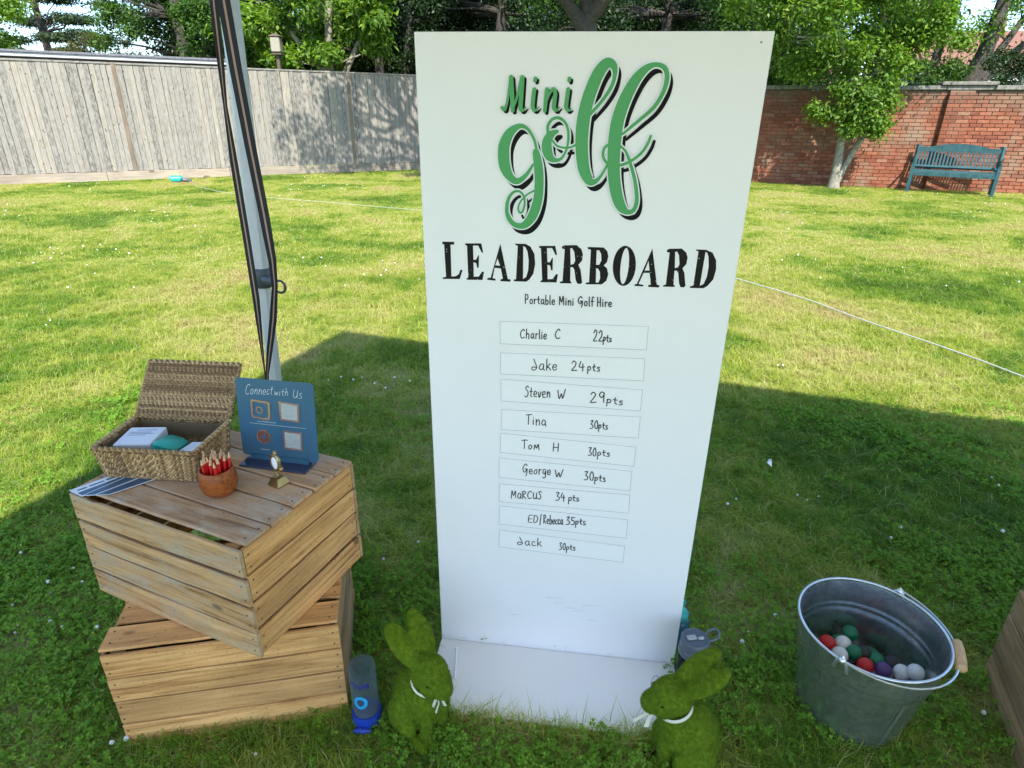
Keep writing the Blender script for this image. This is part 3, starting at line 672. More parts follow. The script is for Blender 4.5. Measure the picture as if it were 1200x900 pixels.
# far wood behind everything
q_ = []
g_ = random.Random(77)
for k in range(480):
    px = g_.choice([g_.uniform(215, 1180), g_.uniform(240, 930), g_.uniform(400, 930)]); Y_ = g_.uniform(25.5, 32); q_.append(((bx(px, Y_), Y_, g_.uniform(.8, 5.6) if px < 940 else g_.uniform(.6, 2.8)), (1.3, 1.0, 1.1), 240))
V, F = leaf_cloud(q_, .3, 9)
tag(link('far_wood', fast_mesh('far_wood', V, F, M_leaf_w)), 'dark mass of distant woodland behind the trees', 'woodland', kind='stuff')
q_ = [((bx(g_.uniform(-160, 220), 36), g_.uniform(34, 38), g_.uniform(.5, 2.6)), (1.6, 1.0, .9), 200) for k in range(40)]
V, F = leaf_cloud(q_, .3, 10)
tag(link('far_hedge', fast_mesh('far_hedge', V, F, M_leaf_m)), 'low distant greenery beyond the left of the fence', 'hedge', kind='stuff')

# ------------------------------------------------------------------ houses beyond
M_render = plain('white_render', (.50, .49, .47), .9, sc=5); M_tile = plain('clay_tiles', (.22, .10, .07), .9, sc=30, var=.35); M_slate = plain('slate', (.16, .16, .18), .8, sc=20, var=.3); M_glass = plain('dark_glass', (.05, .06, .07), .1)
def house(name, label, loc, rz, w, d, h, wallm, roofm):
    t = thing(name, label, 'house', loc, rz, 'houses beyond the wall')
    b = MB(); b.box((0, 0, h / 2), (w, d, h)); b.build('wall', wallm, t)
    b = MB(); e = .35; rh = d * .32
    b.prism([(-d / 2 - e, h), (d / 2 + e, h), (0, h + rh)], -w / 2 - e, w / 2 + e, lambda p: Vector((p.y, p.x, p.z + .003))); rf = b.build('roof', roofm, t)
    b = MB(); b.box((w * .3, .3, h + rh + .1), (.6, .5, 1.2)); b.build('chimney', M_brick, rf)
    for x in np.arange(-w / 2 + 1.2, w / 2 - .6, 2.2):
        for z in (h * .3, h * .72):
            q = MB()
            for s_ in (-1, 1): q.box((x + s_ * .5, -d / 2 - .03, z), (.07, .06, 1.1)); q.box((x, -d / 2 - .03, z + s_ * .55), (1.07, .06, .07))
            f = q.build('window', M_white, t); q = MB(); q.box((x, -d / 2 - .012, z), (.93, .02, 1.03)); q.build('pane', M_glass, f)
house('house', 'white house glimpsed between the branches at the right', (bx(1165, 38), 43, 0), R(-15), 7, 7, 3.9, M_render, M_tile)
house('house', 'red roofed house glimpsed above the wall beside the board', (bx(915, 36), 39, 0), R(10), 6, 6, 2.6, M_render, M_tile)
# shed behind the fence at far left
sh = thing('shed', 'low shed with white fascia just behind the left end of the fence', 'shed', F0 + FN * -1.3, math.atan2(FD.y, FD.x))
b = MB(); b.box((3.6, 0, 1.17), (8.0, 1.8, 2.34)); b.build('wall', M_fence, sh)
b = MB(); b.box((3.6, 0, 2.39), (8.3, 2.1, .08), rot=None, bev=.01); b.build('fascia', M_render, sh)
b = MB(); b.box((3.6, 0, 2.452), (8.36, 2.16, .04)); b.build('roof', M_slate, sh)

# ------------------------------------------------------------------ garden lantern
lp = onY(325, 60, 18.6)
M_lant = plain('lantern_glass', (.30, .27, .20), .5); M_lwood = plain('lantern_timber', (.10, .075, .05), .8)
t = thing('garden_lantern', 'box lantern on a timber post showing above the fence', 'lantern', (lp.x, 18.6, 0))
b = MB(); b.box((0, 0, 1.4), (.09, .09, 2.8), bev=.01); b.build('post', M_lwood, t)
b = MB(); b.box((0, 0, 3.01), (.25, .25, .36), bev=.02); b.build('lamp_box', M_lant, t)
b = MB(); b.lathe([(.21, 3.20), (.19, 3.22), (.05, 3.27), (0, 3.28)], 4, rot=Matrix.Rotation(PI / 4, 3, 'Z')); b.box((0, 0, 2.79), (.28, .28, .03)); b.build('cap', M_lwood, t)

# ------------------------------------------------------------------ bench
M_bench = plain('bench_teal', (.022, .075, .082), .45, sc=12, var=.3, bmp=.2)
bl_, br_ = onz(1062, 225), onz(1161, 231.5)
bd = (br_ - bl_).normalized(); BLN = (br_ - bl_).length
bench = thing('garden_bench', 'teal painted garden bench with arched back in front of the brick wall', 'bench', bl_, math.atan2(bd.y, bd.x))
def post(m_, name, a, b_, w, d):
    q = MB(); a, b_ = Vector(a), Vector(b_)
    q.tube([a, a.lerp(b_, .5), b_], w, 4, sq=d / w); return q.build(name, M_bench, bench)
for x in (0, BLN):
    q = MB(); q.box((x, 0, .31), (.065, .065, .62), bev=.006); q.build('leg', M_bench, bench)
    q = MB(); q.tube([(x, .46, 0), (x, .47, .42), (x, .56, .93)], .042, 4); q.build('leg', M_bench, bench)
    q = MB(); q.tube([(x, -.06, .64), (x, .12, .655), (x, .50, .64)], [.03, .04, .035], 6, sq=.5); q.build('armrest', M_bench, bench)
    q = MB(); q.box((x, .23, .36), (.035, .42, .06)); q.build('side_rail', M_bench, bench)
q = MB(); q.box((BLN / 2, -.01, .385), (BLN - .04, .03, .085), bev=.005); q.build('front_rail', M_bench, bench)
for k in range(6):
    q = MB(); q.box((BLN / 2, .03 + k * .077, .435), (BLN + .02, .06, .022), bev=.004); q.build('seat_slat', M_bench, bench)
q = MB(); q.tube([(.0, .485, .50), (BLN, .485, .50)], .035, 4); q.build('back_rail', M_bench, bench)
pts = [(0, .02)] + [(BLN * t_, .03 + (.075 * max(0, math.cos((t_ - .5) / .34 * PI / 2)) ** .7 if abs(t_ - .5) < .34 else 0)) for t_ in np.linspace(.05, .95, 19)] + [(BLN, .02)]
q = MB(); top = [(a_, .86 + z) for a_, z in pts]; bot = [(a_, .80) for a_, z in pts]
n = len(pts)
q.add([(a_, .53, z) for a_, z in top] + [(a_, .53, z) for a_, z in bot] + [(a_, .565, z) for a_, z in top] + [(a_, .565, z) for a_, z in bot],
      [(i + n, i + n + 1, i + 1, i) for i in range(n - 1)] + [(i + 2 * n, i + 1 + 2 * n, i + 1 + 3 * n, i + 3 * n) for i in range(n - 1)] + [(i, i + 1, i + 1 + 2 * n, i + 2 * n) for i in range(n - 1)] + [(i + n, i + 3 * n, i + 1 + 3 * n, i + 1 + n) for i in range(n - 1)] + [(0, 2 * n, 3 * n, n), (n - 1, 2 * n - 1, 4 * n - 1, 3 * n - 1)])
q.build('crest_rail', M_bench, bench)
sm = MB(); sm.box((0, 0, 0), (.034, .016, .33), bev=.003); sm = sm.mesh('back_slat', M_bench)
nsl = 22
for k in range(nsl):
    x = .05 + (BLN - .1) * (k + .5) / nsl
    link('back_slat', sm, bench, (x, .515, .66), (R(-11), 0, 0))

# ------------------------------------------------------------------ sprinkler and rope
M_teal = plain('teal_plastic', (.02, .36, .30), .4); M_lime = plain('lime_plastic', (.45, .55, .08), .4)
sp = onz(208, 214)
t = thing('hose_reel', 'small teal hose end lying at the foot of the fence', 'garden hose', sp, .3)
b = MB(); b.tube([(-.12, 0, .06), (-.1, 0, .075), (.08, 0, .075), (.1, 0, .06)], [.05, .075, .075, .05], 12); b.build('body', M_teal, t, True)
b = MB(); b.tube([(.10, 0, .06), (.2, 0, .05), (.28, .02, .04)], [.035, .04, .02], 8); b.build('nozzle', M_collar, t, True)
b = MB(); b.tube([(-.05, 0, .16), (0, 0, .17), (.06, 0, .16)], .03, 8); b.box((0, 0, .14), (.05, .04, .05)); b.build('handle', M_lime, t, True)
rp = [onz(*q) for q in ((222, 214), (232, 221), (262, 228), (300, 233), (345, 237), (385, 240), (440, 245), (490, 249))] + [onz(*q) for q in ((560, 258), (700, 282), (800, 308), (862, 331), (905, 343), (950, 358), (1000, 377), (1050, 395), (1100, 412), (1150, 430), (1200, 450), (1300, 492))]
b = MB(); b.tube([p + Vector((0, random.uniform(-.03, .03) * min(1, p.y / 6), .040)) for p in rp], [.0030 if p.y > 7 else .0046 for p in rp], 6)
tag(b.build('rope', M_rope, None, True), 'thin white rope lying across the sunlit lawn behind the board', 'rope')
lt = onz(900, 553)
b = MB(); b.add([(lt.x - .014, lt.y, .05), (lt.x, lt.y - .01, .075), (lt.x + .012, lt.y + .01, .05), (lt.x + .005, lt.y - .015, .035), (lt.x - .002, lt.y + .012, .06)], [(0, 4, 1), (1, 4, 2), (0, 3, 4), (3, 2, 4)])
tag(b.build('paper_scrap', M_card), 'torn scrap of white paper in the shaded grass right of the board', 'litter')

# ------------------------------------------------------------------ gazebo
pY = 2.30
pa, pb = onY(322, 440, pY), onY(268, 0, pY)
pd = (pb - pa) / (pb.z - pa.z)
def pole_at(z): return pa + pd * (z - pa.z)
EAVE = 2.22
foot = pole_at(0); corner = pole_at(EAVE)
gaz = thing('gazebo', 'pop-up gazebo whose silver leg stands behind the crates', 'gazebo', (foot.x, foot.y, 0))
gloc = Vector((foot.x, foot.y, 0))
gb = Vector((.945, -.325, 0)).normalized(); gs = Vector((-.31, -.95, 0)).normalized()
def L0(p): return Vector(p) - gloc
def profiled(b, a, c, w, d):
    a, c = Vector(a), Vector(c); t_ = (c - a).normalized()
    x = Vector((1, 0, 0)); x = (x - t_ * x.dot(t_)).normalized(); y = t_.cross(x)
    sec = []
    for (u, v) in ((-1, -.55), (-.55, -1), (-.42, -1), (-.40, -.86), (-.12, -.86), (-.10, -1), (.10, -1), (.12, -.86), (.40, -.86), (.42, -1), (.55, -1), (1, -.55), (1, .55), (.55, 1), (-.55, 1), (-1, .55)):
        sec.append((u * w / 2, v * d / 2))
    n = len(sec); vs = [a + x * u + y * -v for u, v in sec] + [c + x * u + y * -v for u, v in sec]
    b.add(vs, [tuple(range(n)), tuple(range(2 * n - 1, n - 1, -1))] + [(i, i + n, (i + 1) % n + n, (i + 1) % n) for i in range(n)])
zc = onY(312, 322, pY).z
b = MB(); profiled(b, L0(pole_at(zc - .01)), L0(pole_at(EAVE)), .056, .056); b.build('upper_leg', M_alu, gaz)
b = MB(); profiled(b, L0(pole_at(.012)), L0(pole_at(zc)), .044, .044); b.build('lower_leg', M_alu, gaz)
b = MB(); b.box(L0(pole_at(.008)), (.11, .11, .012), bev=.003); b.build('foot_plate', M_steel, gaz)
cc = L0(pole_at(zc))
b = MB(); b.tube([cc + Vector((0, 0, -.045)), cc + Vector((0, 0, -.035)), cc + Vector((0, 0, .02)), cc + Vector((0, 0, .028))], [.036, .044, .044, .04], 10)
b.tube([cc + Vector((.02, -.03, -.01)), cc + Vector((.062, -.052, -.012))], [.02, .017], 8); col = b.build('collar', M_collar, gaz, True)
b = MB(); rc = cc + Vector((.082, -.058, -.03))
b.tube([rc + Vector((math.cos(a_) * .02, -.003 * math.sin(a_), math.sin(a_) * .024)) for a_ in np.linspace(0, 2 * PI, 17)], .005, 6, cap=False); b.build('pull_ring', M_collar, col, True)
# other legs (outside the view), frame, canopy
CW, CD = 5.9, 3.05
corners = [corner, corner + gb * CW, corner + gb * CW + gs * CD, corner + gs * CD]
for p in (corners[1], corners[2], corners[3], corner + gb * CW / 2 , corner + gb * CW / 2 + gs * CD):
    if p == corner + gb * CW / 2 and False: continue
    b = MB(); profiled(b, L0((p.x, p.y, .01)), L0((p.x, p.y, EAVE)), .05, .05); b.build('leg', M_alu, gaz)
b = MB()
for i in range(4):
    a_, c_ = corners[i], corners[(i + 1) % 4]; b.tube([L0(a_) + Vector((0, 0, -.06)), L0(c_) + Vector((0, 0, -.06))], .014, 4)
b.build('truss', M_alu, gaz)
def canopy_mat():
    m, nt, N, L, P = nmat('canopy_fabric')
    mp = coords(N, L); n = noise(N, L, mp, 3, 3); r = ramp(N, [(.3, (.66, .68, .68)), (.7, (.72, .74, .74))]); L.new(n.outputs[0], r.inputs[0]); L.new(r.outputs[0], P.inputs['Base Color'])
    P.inputs['Roughness'].default_value = .8
    tr = N.new('ShaderNodeBsdfTranslucent'); tr.inputs[0].default_value = (.66, .645, .63, 1); ms = N.new('ShaderNodeMixShader'); ms.inputs[0].default_value = .46
    L.new(P.outputs[0], ms.inputs[1]); L.new(tr.outputs[0], ms.inputs[2]); L.new(ms.outputs[0], N['Material Output'].inputs['Surface']); return m
M_canopy = canopy_mat()
b = MB(); ctr = sum(corners, Vector()) / 4; 
out = [c_ + (c_ - ctr).normalized() * .06 for c_ in corners]
r0_ = (out[0] + out[3]) / 2 + gb * 1.5; r1_ = (out[1] + out[2]) / 2 - gb * 1.5; r0_.z = r1_.z = EAVE + .75
for p in out: p.z = EAVE
o_ = [L0(p) for p in out] + [L0(r0_), L0(r1_)] + [L0(p) + Vector((0, 0, -.22)) for p in out]
b.add(o_, [(0, 1, 5, 4), (1, 2, 5), (2, 3, 4, 5), (3, 0, 4), (0, 6, 7, 1), (1, 7, 8, 2), (2, 8, 9, 3), (3, 9, 6, 0)])
cn = b.build('canopy', M_canopy, gaz)
sd_ = cn.modifiers.new('thickness', 'SOLIDIFY'); sd_.thickness = .002

# webbing straps on the leg: black with an orange centre line
def ribbon(name, pts, parent, label=None):
    b = MB(); n = len(pts); cols = []
    for (p, w, tw) in pts:
        d = Vector((math.cos(tw), math.sin(tw), 0)); cols.append([p + d * w * u for u in (-.5, -.09, .09, .5)])
    off = Vector((0, -.0012, 0))
    vs = [v for c in cols for v in c] + [v - off for c in cols for v in c]; N4 = 4 * n; fs = []
    b.v = [tuple(v) for v in vs]
    for i in range(n - 1):
        for k in range(3):
            b.f.append((i * 4 + k, i * 4 + k + 1, i * 4 + k + 5, i * 4 + k + 4)); b.m.append(1 if k == 1 else 0)
            b.f.append((N4 + i * 4 + k + 4, N4 + i * 4 + k + 5, N4 + i * 4 + k + 1, N4 + i * 4 + k)); b.m.append(1 if k == 1 else 0)
    return b.build(name, [M_strap, M_stripe], parent, fix=False)
st = thing('webbing_strap', 'black webbing strap with orange centre line looped down the gazebo leg', 'strap', gloc)
def sp_(px, py, Y_, w, tw=0): return (L0(onY(px, py, Y_)), w, tw)
def interp(pts, n):
    out_ = []
    for i in range(len(pts) - 1):
        for k in range(n):
            t_ = k / n; out_.append((pts[i][0].lerp(pts[i + 1][0], t_), pts[i][1] * (1 - t_) + pts[i + 1][1] * t_, pts[i][2] * (1 - t_) + pts[i + 1][2] * t_))
    return out_ + [pts[-1]]
ribbon('strap_length', interp([sp_(243, -60, 2.2, .026), sp_(250, 0, 2.2, .026), sp_(257, 60, 2.2, .022, .5), sp_(264, 125, 2.19, .014, .9), sp_(274, 190, 2.18, .024, .3), sp_(289, 280, 2.17, .026), sp_(300, 350, 2.16, .024, .2), sp_(307, 410, 2.15, .012, .9), sp_(311, 442, 2.14, .005, 1.3), sp_(314, 500, 2.12, .01, 1)], 4), st)
ribbon('strap_length', interp([sp_(254, -60, 2.21, .040), sp_(262, 0, 2.2, .040), sp_(276, 80, 2.2, .040), sp_(293, 170, 2.2, .038), sp_(309, 250, 2.2, .036), sp_(319, 305, 2.18, .028, .6), sp_(322, 335, 2.17, .022, .8), sp_(320, 375, 2.16, .026, .3), sp_(316, 410, 2.15, .022, .3), sp_(313, 440, 2.14, .012, .6), sp_(314, 500, 2.12, .02, .4)], 4), st)

# ------------------------------------------------------------------ crates
def slat_mesh(Lx, Wy, T, seed, mat, bend=.002):
    g = random.Random(seed); b = MB(); ns = 9; vs = []
    for i in range(ns):
        x = -Lx / 2 + Lx * i / (ns - 1) + (g.uniform(-.002, .002) if i in (0, ns - 1) else 0)
        j0 = g.uniform(-.0012, .0012); j1 = g.uniform(-.0012, .0012); z = bend * math.sin(PI * i / (ns - 1)) * g.uniform(.6, 1.1); c = .0014
        y0, y1 = -Wy / 2 + j0, Wy / 2 + j1
        vs += [Vector((x, y0 + c, z)), Vector((x, y1 - c, z)), Vector((x, y1, z + c)), Vector((x, y1, z + T - c)), Vector((x, y1 - c, z + T)), Vector((x, y0 + c, z + T)), Vector((x, y0, z + T - c)), Vector((x, y0, z + c))]
    fs = [tuple(range(7, -1, -1)), tuple((ns - 1) * 8 + k for k in range(8))]
    for i in range(ns - 1):
        for k in range(8): fs.append((i * 8 + k, i * 8 + (k + 1) % 8, i * 8 + 8 + (k + 1) % 8, i * 8 + 8 + k))
    b.add(vs, fs); return b.mesh('slat', mat, True)
def nails(Lx, Wy, T):
    b = MB()
    for sx in (-1, 1):
        for sy in (-.26, .24):
            b.lathe([(.0024, 0), (.0024, .0008), (0, .001)], 8, c=(sx * (Lx / 2 - random.uniform(.010, .016)), sy * Wy + random.uniform(-.004, .004), T - .0003))
    return b.mesh('nail_heads', M_nail)
def crate(label, c, rz, z0, mat_s, mat_e, mat_t, seed, topgaps, facegap):
    Lx, Wy, H, T = .55, .40, .312, .009
    t = thing('wooden_crate', label, 'crate', (c[0], c[1], z0), rz, 'wooden apple crates')
    g = random.Random(seed)
    def put(mesh, M_, Lm, Wm):
        o = link('slat', mesh, t); o.matrix_local = M_
        nh = link('nail_heads', nails(Lm, Wm, T), o); nh['kind'] = 'stuff'; return o
    zs_top = H - .006
    for sy in (-1, 1):                      # long faces
        n = 4; gap = [.0048 + g.uniform(-.001, .0015) for _ in range(3)]
        if facegap[0 if sy < 0 else 1] is not None: i_, gg = facegap[0 if sy < 0 else 1]; gap[i_] = gg
        w = (zs_top - sum(gap)) / n; z = 0.0
        for k in range(n):
            zz = z + w / 2
            X_ = Vector((1, 0, 0)); Y_ = Vector((0, 0, 1)) if sy < 0 else Vector((0, 0, 1)); Z_ = Vector((0, sy, 0))
            if sy > 0: X_ = Vector((-1, 0, 0))
            Mx = Matrix(((X_.x, Y_.x, Z_.x, 0), (X_.y, Y_.y, Z_.y, sy * (Wy / 2 - T)), (X_.z, Y_.z, Z_.z, zz), (0, 0, 0, 1)))
            put(slat_mesh(Lx + g.uniform(-.004, .002), w, T, seed * 50 + k + (0 if sy < 0 else 10), mat_s), Mx @ Matrix.Rotation(g.uniform(-.004, .004), 4, 'Z'), Lx, w)
            z += w + (gap[k] if k < 3 else 0)
    for sx in (-1, 1):                      # end faces
        n = 4; gap = [.0048 + g.uniform(-.001, .0015) for _ in range(3)]
        if facegap[2] is not None and sx > 0: i_, gg = facegap[2]; gap[i_] = gg
        w = (zs_top - sum(gap)) / n; z = 0.0
        for k in range(n):
            zz = z + w / 2; Le = Wy - 2 * T - .003
            X_ = Vector((0, sx, 0)); Y_ = Vector((0, 0, 1)); Z_ = Vector((sx, 0, 0))
            Mx = Matrix(((X_.x, Y_.x, Z_.x, sx * (Lx / 2 - T - .002)), (X_.y, Y_.y, Z_.y, 0), (X_.z, Y_.z, Z_.z, zz), (0, 0, 0, 1)))
            put(slat_mesh(Le, w, T, seed * 50 + 20 + k + (5 if sx > 0 else 0), mat_e), Mx @ Matrix.Rotation(g.uniform(-.004, .004), 4, 'Z'), Le, w)
            z += w + (gap[k] if k < 3 else 0)
    n = 5; w = (Wy - sum(topgaps)) / n; y = -Wy / 2 + topgaps[0]
    for k in range(n):                      # boards across the top (crate stands upside down)
        o = link('slat', slat_mesh(Lx - .004 + g.uniform(-.006, .003), w, T, seed * 50 + 40 + k, mat_t, .0), t, (g.uniform(-.002, .002), y + w / 2, zs_top + .0006), (0, 0, g.uniform(-.003, .003)))
        link('nail_heads', nails(Lx - .01, w, T), o)['kind'] = 'stuff'
        y += w + (topgaps[k + 1] if k + 1 < len(topgaps) else 0)
    for sx in (-1, 1):
        for sy in (-1, 1):
            b = MB(); e = .034
            X0, Y0 = sx * (Lx / 2 - 2 * T - .003), sy * (Wy / 2 - T - .003)
            b.add([(X0, Y0, .002), (X0 - sx * e, Y0, .002), (X0, Y0 - sy * e, .002), (X0, Y0, zs_top - .002), (X0 - sx * e, Y0, zs_top - .002), (X0, Y0 - sy * e, zs_top - .002)], [(0, 1, 2), (3, 5, 4), (0, 3, 4, 1), (1, 4, 5, 2), (2, 5, 3, 0)])
            b.build('corner_post', mat_e, t)
    return t
UZ = .318
crate('tan pine crate standing on the grass at the bottom of the stack of two', LO_C, LO_R, 0.0, M_pine_fresh, M_pine_brown, M_pine_fresh, 3, [.012, .014, .004, .004, .004], (None, None, None))
crate('weathered crate turned on top of the tan crate, carrying the basket and sign', UP_C, UP_R, UZ, M_pine_old, M_pine_fresh, M_pine_top, 5, [.020, .005, .006, .006, .005], ((2, .010), None, (0, .012)))
crate('brown crate cut off by the right edge of the photograph beside the bucket', RC_C, RC_R, 0.0, M_pine_brown, M_pine_brown, M_pine_brown, 8, [.006, .005, .005, .005, .006], (None, (2, .006), None))
TZ = UZ + .312 - .006 + .009 + .0008           # top of the upper crate
LT = .3155

# ------------------------------------------------------------------ leaderboard
lb = thing('leaderboard', 'tall white mini golf leaderboard standing on its folded foot', 'sign board', BL, BANG)
LBM = Matrix.Translation(BL) @ Matrix.Rotation(BANG, 4, 'Z'); LBI = LBM.inverted()
TH = .010
b = MB(); b.box((BW / 2, TH / 2, BH / 2 + .006), (BW, TH, BH), bev=.0012); b.build('panel', M_board, lb)
b = MB()
b.box((BW / 2, -.125, .009), (BW, .248, .008), bev=.0012); b.build('foot', M_board, lb)
b = MB(); b.box((BW / 2, .014, .9), (.05, .008, 1.3)); b.tube([(BW / 2, .02, 1.3), (BW / 2, .32, .005)], .012, 6); b.build('back_strut', M_alu, lb)
def uv(px, py):            # photograph pixel -> (u, z) on the front face of the board
    d = Vector(ray(px, py)); o_ = Vector((0, 0, CAM_H)); t_ = (BL - o_).dot(bnor) / d.dot(bnor); p = LBI @ (o_ + d * t_); return p.x, p.z
def catmull(P_, n=8):
    P_ = [np.array(p, float) for p in P_]
    if len(P_) < 3: return [P_[0] + (P_[-1] - P_[0]) * i / 2 for i in range(3)]
    Q = [2 * P_[0] - P_[1]] + P_ + [2 * P_[-1] - P_[-2]]; out_ = []
    for i in range(1, len(Q) - 2):
        for k in range(n):
            t_ = k / n; a_, b_, c_, d_ = Q[i - 1], Q[i], Q[i + 1], Q[i + 2]
            out_.append(.5 * ((2 * b_) + (-a_ + c_) * t_ + (2 * a_ - 5 * b_ + 4 * c_ - d_) * t_ ** 2 + (-a_ + 3 * b_ - 3 * c_ + d_) * t_ ** 3))
    return out_ + [P_[-1]]
class Ink:          # flat print: strokes as ribbons a hair above each other, x/z plane, towards -y
    def __init__(s, y0, eps=2.0e-6): s.b = MB(); s.y = y0; s.e = eps
    def stroke(s, pts, smooth=8, grow=0.0, shift=(0, 0)):
        P_ = catmull(pts, smooth) if smooth else [np.array(p, float) for p in pts]
        P_ = [p for i, p in enumerate(P_) if i == 0 or np.hypot(*(p[:2] - P_[i - 1][:2])) > 1e-7]
        n = len(P_)
        if n < 2: return
        vs = []; fs = []
        for i, p in enumerate(P_):
            d = P_[min(i + 1, n - 1)][:2] - P_[max(i - 1, 0)][:2]; d = d / (np.hypot(*d) + 1e-12); q = np.array([-d[1], d[0]]); w = (max(p[2], 0) + grow) / 2
            s.y -= s.e
            for sg in (1, -1): e_ = p[:2] + q * sg * w + shift; vs.append(Vector((e_[0], s.y, e_[1])))
        for i in range(n - 1): fs.append((2 * i, 2 * i + 1, 2 * i + 3, 2 * i + 2))
        s.b.add(vs, fs)
        for p, sg in ((P_[0], -1), (P_[-1], 1)):
            s.y -= s.e * 2; w = (max(p[2], 0) + grow) / 2; s.disc(p[0] + shift[0], p[1] + shift[1], w, w, 10)
        s.y -= s.e * 2
    def disc(s, x, z, rx, rz, n=16, tilt=0):
        s.y -= s.e; vs = []
        for k in range(n):
            a_ = 2 * PI * k / n; u, v = rx * math.cos(a_), rz * math.sin(a_); vs.append(Vector((x + u * math.cos(tilt) - v * math.sin(tilt), s.y, z + u * math.sin(tilt) + v * math.cos(tilt))))
        s.b.add(vs, [tuple(range(n))])
    def build(s, name, mat, parent, loc=None):
        me = bpy.data.meshes.new(name); me.from_pydata(s.b.v, [], s.b.f); me.materials.append(mat); me.update()
        bm = bmesh.new(); bm.from_mesh(me)
        for f in bm.faces:
            if f.normal.y > 0: f.normal_flip()
        bm.to_mesh(me); bm.free(); return link(name, me, parent, loc)
pxw = (uv(700, 200)[0] - uv(600, 200)[0]) / 100         # metres per photograph pixel about the artwork
def conv(pts, ox, oy, sc, f=uv, k=1.0):
    out_ = []
    for x, y, w in pts:
        u, v = f(ox + x / sc, oy + y / sc); out_.append((u, v, w / sc * pxw * k))
    return out_
G1 = (575, 130, 6.0); G2 = (670, 60, 4.39); G3 = (575, 75, 11.43)
golf = [(G1, [(325, 275, 18), (305, 195, 18), (260, 125, 22), (205, 106, 32), (140, 150, 60), (100, 230, 76), (93, 320, 80), (105, 400, 76), (140, 465, 55), (190, 492, 42), (250, 450, 28), (300, 375, 14)]),
        (G1, [(320, 290, 48), (327, 330, 56), (338, 400, 62), (342, 500, 64), (333, 620, 66), (300, 725, 68), (255, 788, 56), (210, 806, 42), (160, 790, 36), (125, 740, 32), (115, 680, 26), (130, 610, 22), (165, 568, 18), (205, 565, 16), (235, 600, 15), (240, 655, 15), (225, 705, 15), (205, 712, 14), (195, 680, 12), (215, 630, 12), (260, 585, 12), (305, 560, 12)]),
        (G1, [(468, 143, 24), (430, 162, 48), (400, 205, 62), (396, 265, 70), (415, 320, 58), (455, 345, 30), (500, 330, 18), (535, 265, 16), (548, 180, 18), (535, 100, 18), (490, 52, 20), (440, 55, 20), (405, 100, 20), (404, 155, 20)]),
        (G1, [(436, 208, 14), (468, 245, 14), (530, 259, 14), (575, 250, 14), (612, 228, 14)]),
        (G2, [(205, 540, 12), (185, 580, 12), (150, 640, 14), (118, 670, 26), (88, 662, 46), (62, 600, 58), (52, 500, 62), (55, 400, 64), (70, 300, 62), (100, 200, 60), (140, 110, 56), (182, 62, 46), (215, 75, 34), (222, 120, 20), (205, 180, 18), (160, 250, 16), (95, 325, 14)]),
        (G2, [(262, 425, 12), (340, 360, 16), (420, 290, 18), (470, 210, 20), (489, 140, 22), (478, 88, 22), (435, 70, 20), (385, 88, 32), (330, 145, 48), (275, 245, 58), (238, 350, 62), (222, 450, 64), (216, 550, 62), (218, 650, 60), (232, 740, 58), (255, 800, 48), (288, 826, 26), (320, 812, 22), (334, 760, 20), (325, 670, 18), (305, 590, 16), (280, 520, 12), (250, 487, 10)]),
        (G2, [(195, 475, 12), (167, 500, 14), (163, 545, 14), (190, 578, 14), (250, 585, 14), (310, 560, 14), (360, 520, 14), (390, 475, 14), (406, 435, 12)])]
mini = [(G3, [(155, 585, 40), (190, 605, 48), (215, 540, 26), (245, 380, 28), (272, 175, 34)]), (G3, [(278, 180, 56), (290, 400, 56), (300, 620, 50)]), (G3, [(302, 610, 26), (360, 430, 30), (415, 190, 32)]), (G3, [(428, 180, 56), (415, 400, 56), (405, 580, 54), (430, 625, 34), (480, 575, 10)]),
        (G3, [(590, 340, 50), (575, 450, 50), (568, 580, 50), (600, 622, 34), (650, 575, 10)]), (G3, [(757, 340, 50), (742, 480, 50), (728, 630, 44)]), (G3, [(740, 540, 20), (790, 400, 30), (842, 335, 44), (868, 400, 50), (850, 570, 52), (880, 622, 34), (930, 575, 10)]),
        (G3, [(1042, 340, 50), (1022, 480, 50), (1015, 580, 50), (1040, 622, 34), (1080, 600, 12)]), (G3, [(603, 195, 46), (598, 222, 46)]), (G3, [(1058, 195, 46), (1053, 222, 46)])]
def art(group, name, mat, y0, grow=0, dpx=(0, 0)):
    k = Ink(y0)
    for (ox, oy, sc), pts in group: k.stroke(conv(pts, ox + dpx[0], oy + dpx[1], sc), 8, grow * pxw)
    k.build(name, mat, lb); return k.y
y_ = art(golf, 'golf_lettering_shadow', M_black, -.0002, 0.6, (4.2, 6.6))
y_ = art(mini, 'mini_lettering_shadow', M_black, y_, 0.2, (2.2, 2.4))
y_ = art(golf, 'golf_lettering_outline', M_white, y_, 3.0)
y_ = art(golf, 'golf_lettering', M_green, y_ - .0001)
y_ = art(mini, 'mini_lettering', M_green, y_, .1)
